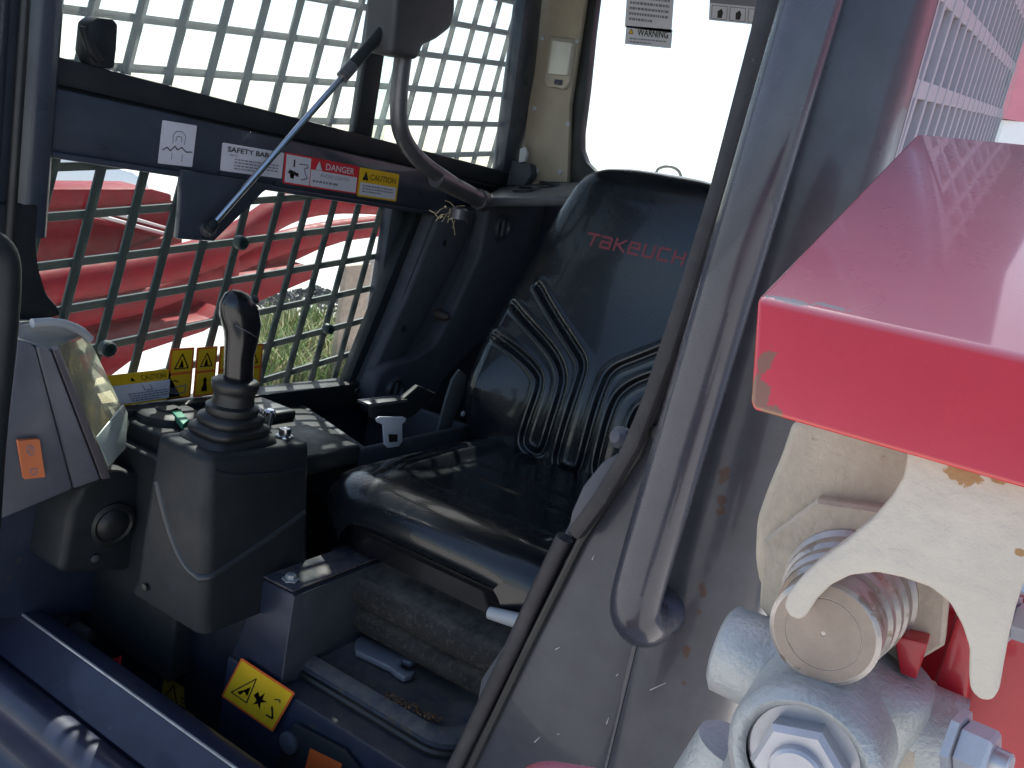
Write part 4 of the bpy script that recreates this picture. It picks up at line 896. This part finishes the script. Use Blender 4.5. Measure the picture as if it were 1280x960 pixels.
# pedal
pd = thing('foot_pedal', 'dusty dark foot pedal plate behind the front sill', 'pedal', at(60, 790, 'z', -.80))
b = MB(); b.slab([at(x, y, 'z', -.78) for x, y in [(-10, 725), (45, 742), (88, 752), (88, 765), (78, 780), (60, 795), (20, 790), (-10, 775)]], (0, 0, -.012), .004); put('pedal_plate', b, mat('pedal', (.06, .065, .085), .7, 0, (200, .4), .4, dust_or_sheen=((.13, .12, .11), .5)), pd)
b = MB(); b.box(-1.19, -1.13, .86, .9, -1.1, -.795, .004); put('pedal_arm', b, NAVY, pd)
cslab('footwell_step', [(80, 745), (120, 715), (168, 712), (165, 745), (110, 790), (86, 785)], 'z', -.80, -.03, mat('dusty_step', (.06, .055, .055), .85, 0, (200, .5), .5, dust_or_sheen=((.16, .14, .12), .7)), .004)

# ---------------------------------------------------------------- red loader bracket in the foreground
ra = thing('loader_arm_bracket', 'glossy red steel loader arm bracket with chipped corner in the right foreground', 'loader arm', (.0, .5, -.2))
TL = at(944, 372, 'y', .378); BL_ = at(934, 514, 'y', .358)
FL = at(1145, 166, 'y', .60); 
ux = V((1, 0, 0))
wid = .32
def edge_pts(): pass
slope_y = .0
TLr = TL + V((wid, 0, 0)); BLr = BL_ + V((wid, 0, 0)); FLr = FL + V((wid, 0, .006))
thk = (BL_ - TL)
b = bmesh.new()
v8 = [b.verts.new(p) for p in (TL, TLr, BLr, BL_, FL, FLr, FLr + thk, FL + thk)]
for f_ in ((0, 1, 2, 3), (4, 7, 6, 5), (0, 4, 5, 1), (3, 2, 6, 7), (0, 3, 7, 4), (1, 5, 6, 2)): b.faces.new([v8[i] for i in f_])
bmesh.ops.recalc_face_normals(b, faces=b.faces)
bmesh.ops.bevel(b, geom=list(b.edges), offset=.0035, segments=4, profile=.5, affect='EDGES')
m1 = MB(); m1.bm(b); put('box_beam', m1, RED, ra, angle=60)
# chips of bare metal along the front top edge and corner
random.seed(21)
def chip(pxs, yv, m, name='paint_chip'):
    q = MB(); q.slab([at(x, y, 'y', yv) for x, y in pxs], (0, .0016, 0), .0002, 1); put(name, q, m, ra)
chipm = mat('chip_metal', (.22, .21, .24), .5, .4, (300, .4), .5); chipr = mat('chip_rust', (.10, .045, .03), .8, 0, (400, .6), .6)
# vertical red plates behind the castings
slab('side_flange', [(1196, 768), (1222, 782), (1209, 880), (1190, 980), (1128, 980)], 'y', .47, .02, REDD, ra, .003)
slab('back_plate', [(1100, 770), (1420, 740), (1420, 1060), (1130, 1060)], 'y', .50, .02, REDD, ra, .003)
slab('inner_web', [(1118, 795), (1160, 805), (1145, 850), (1125, 842)], 'y', .44, .03, REDD, ra, .001)
def hexbolt(px, yv, r, par, name='hex_bolt'):
    c = at(*px, 'y', yv); q = MB(); d = V((.92, -.25, .1)).normalized()
    q.lathe(c, d, [(-.0045, r * 1.25), (-.001, r * 1.25), (-.0009, r * .9), (.0, r), (.0105, r), (.012, r * .88)], 6, 0, .3); q.lathe(c + d * .011, d, [(0, r * .5), (.007, r * .5), (.0078, r * .42)], 16)
    put(name, q, NUT, par, angle=30)
hexbolt((1204, 934), .40, .0125, ra)
hexbolt((1272, 776), .42, .0085, ra)
# red rounded nose at the bottom of the picture
b = MB(); zc = at(710, 975, 'y', .50)
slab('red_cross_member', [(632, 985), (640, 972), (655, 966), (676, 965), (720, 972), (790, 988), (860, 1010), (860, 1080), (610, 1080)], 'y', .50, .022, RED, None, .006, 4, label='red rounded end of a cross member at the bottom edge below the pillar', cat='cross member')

# cream cast lock with pin
lk = thing('cast_lock_plate', 'cream painted casting with curved fork fingers hooked over the worn pin', 'locking casting', at(1130, 880, 'y', .42))
hook = [(1136, 520), (1134, 567), (1129, 596), (1115, 620), (1091, 648), (1057, 677), (1024, 701), (1002, 721), (985, 742), (979, 758), (986, 771), (998, 776), (1007, 771), (1019, 751), (1038, 732), (1062, 720), (1096, 716), (1129, 723), (1163, 735), (1187, 754), (1203, 783), (1212, 811), (1211, 845), (1213, 864), (1225, 876), (1240, 877), (1249, 864), (1254, 835), (1261, 797), (1270, 759), (1280, 728), (1330, 680), (1340, 520)]
slab('fork_plate', hook, 'y', .372, .013, CREAM, lk, .0035, 4, angle=60)
slab('rear_lug', [(990, 525), (1140, 525), (1140, 590), (1120, 650), (1000, 700), (975, 748), (948, 735), (942, 700), (944, 650), (958, 610), (975, 570)], 'y', .468, .03, CREAM2, lk, .005, 4, angle=60)
PE = at(1029, 792, 'y', .389)
pin = thing('worn_pin', 'thick worn steel pin with tan end face and grooved shank', 'pin', PE + V((0, .04, -.03)))
b = MB(); b.lathe(PE, (0, 1, 0), [(0, .0225), (.0015, .0245), (.022, .0245), (.0235, .0265), (.030, .0270), (.033, .0255), (.036, .0285), (.043, .0290), (.046, .0270), (.049, .0305), (.057, .0312), (.060, .029), (.064, .033), (.082, .034)], 48); put('shank', b, STEEL, pin, angle=30)
b = MB(); b.lathe(PE, (0, -1, 0), [(-.002, .0228), (.0002, .0222), (.0004, .0170), (-.0001, .0166), (.0003, .0162), (.0004, .0012), (-.0001, .001)], 48); put('end_face', b, TAN, pin)
b = MB(); b.lathe(PE, (0, 1, 0), [(.066, .0345), (.066, .0475), (.069, .0495), (.084, .0495), (.087, .047)], 8, 0, .2); put('flange_nut', b, CREAM2, lk, angle=25)
# zinc lug with bolt
zl = thing('zinc_cylinder_lug', 'rough zinc plated ram lug with big hex nut at the lower right', 'ram lug', at(1010, 960, 'y', .40))
cz = at(1045, 870, 'y', .445)
b = MB(); b.tube([cz + V((.010, .0, .032)), cz + V((.009, .0, .029)), cz + V((.008, 0, .018)), cz + V((.002, -.002, 0)), cz + V((-.010, 0, -.12))], [.002, .030, .039, .040, .040], 32, True, 0, 1); put('lug_barrel', b, ZINC, zl, angle=60)
CB = at(1000, 956, 'y', .375)
b = MB(); b.lathe(CB, (0, 1, 0), [(.004, .0255), (.0, .0275), (-.001, .030), (.002, .0335), (.008, .035), (.05, .036)], 44, 0, 0, False); put('boss_ring', b, ZINC, zl, angle=60)
b = MB(); b.lathe(CB, (0, 1, 0), [(.010, .001), (.010, .0265)], 32, 0, 0, False); put('boss_floor', b, STEEL, zl)
b = MB(); b.lathe(CB, (0, -1, 0), [(-.010, .0255), (-.0075, .0255), (-.0070, .0245)], 40); b.lathe(CB, (0, -1, 0), [(-.0070, .0205), (.0035, .0215), (.0065, .0190)], 6, 0, .55); b.lathe(CB, (0, -1, 0), [(.0060, .0125), (.0100, .0120), (.0112, .0105), (.0112, .001)], 28); put('hex_nut', b, NUT, zl, angle=25)
b = MB(); b.lathe(at(935, 822, 'y', .45), (1, 0, 0), [(-.014, .010), (-.016, .020), (-.013, .0245), (.005, .025), (.05, .025), (.105, .025)], 36); put('cross_shaft', b, ZINC, zl, angle=60)
b = MB(); b.lathe(at(1100, 905, 'y', .455), (1, 0, .0), [(-.01, .031), (.018, .031), (.020, .029)], 36); put('shaft_collar', b, CREAM2, zl, angle=60)
b = MB(); b.tube([at(915, 930, 'y', .46), at(890, 985, 'y', .46), at(860, 1060, 'y', .46)], [.02, .024, .026], 20); put('rear_link', b, ZINC, zl)
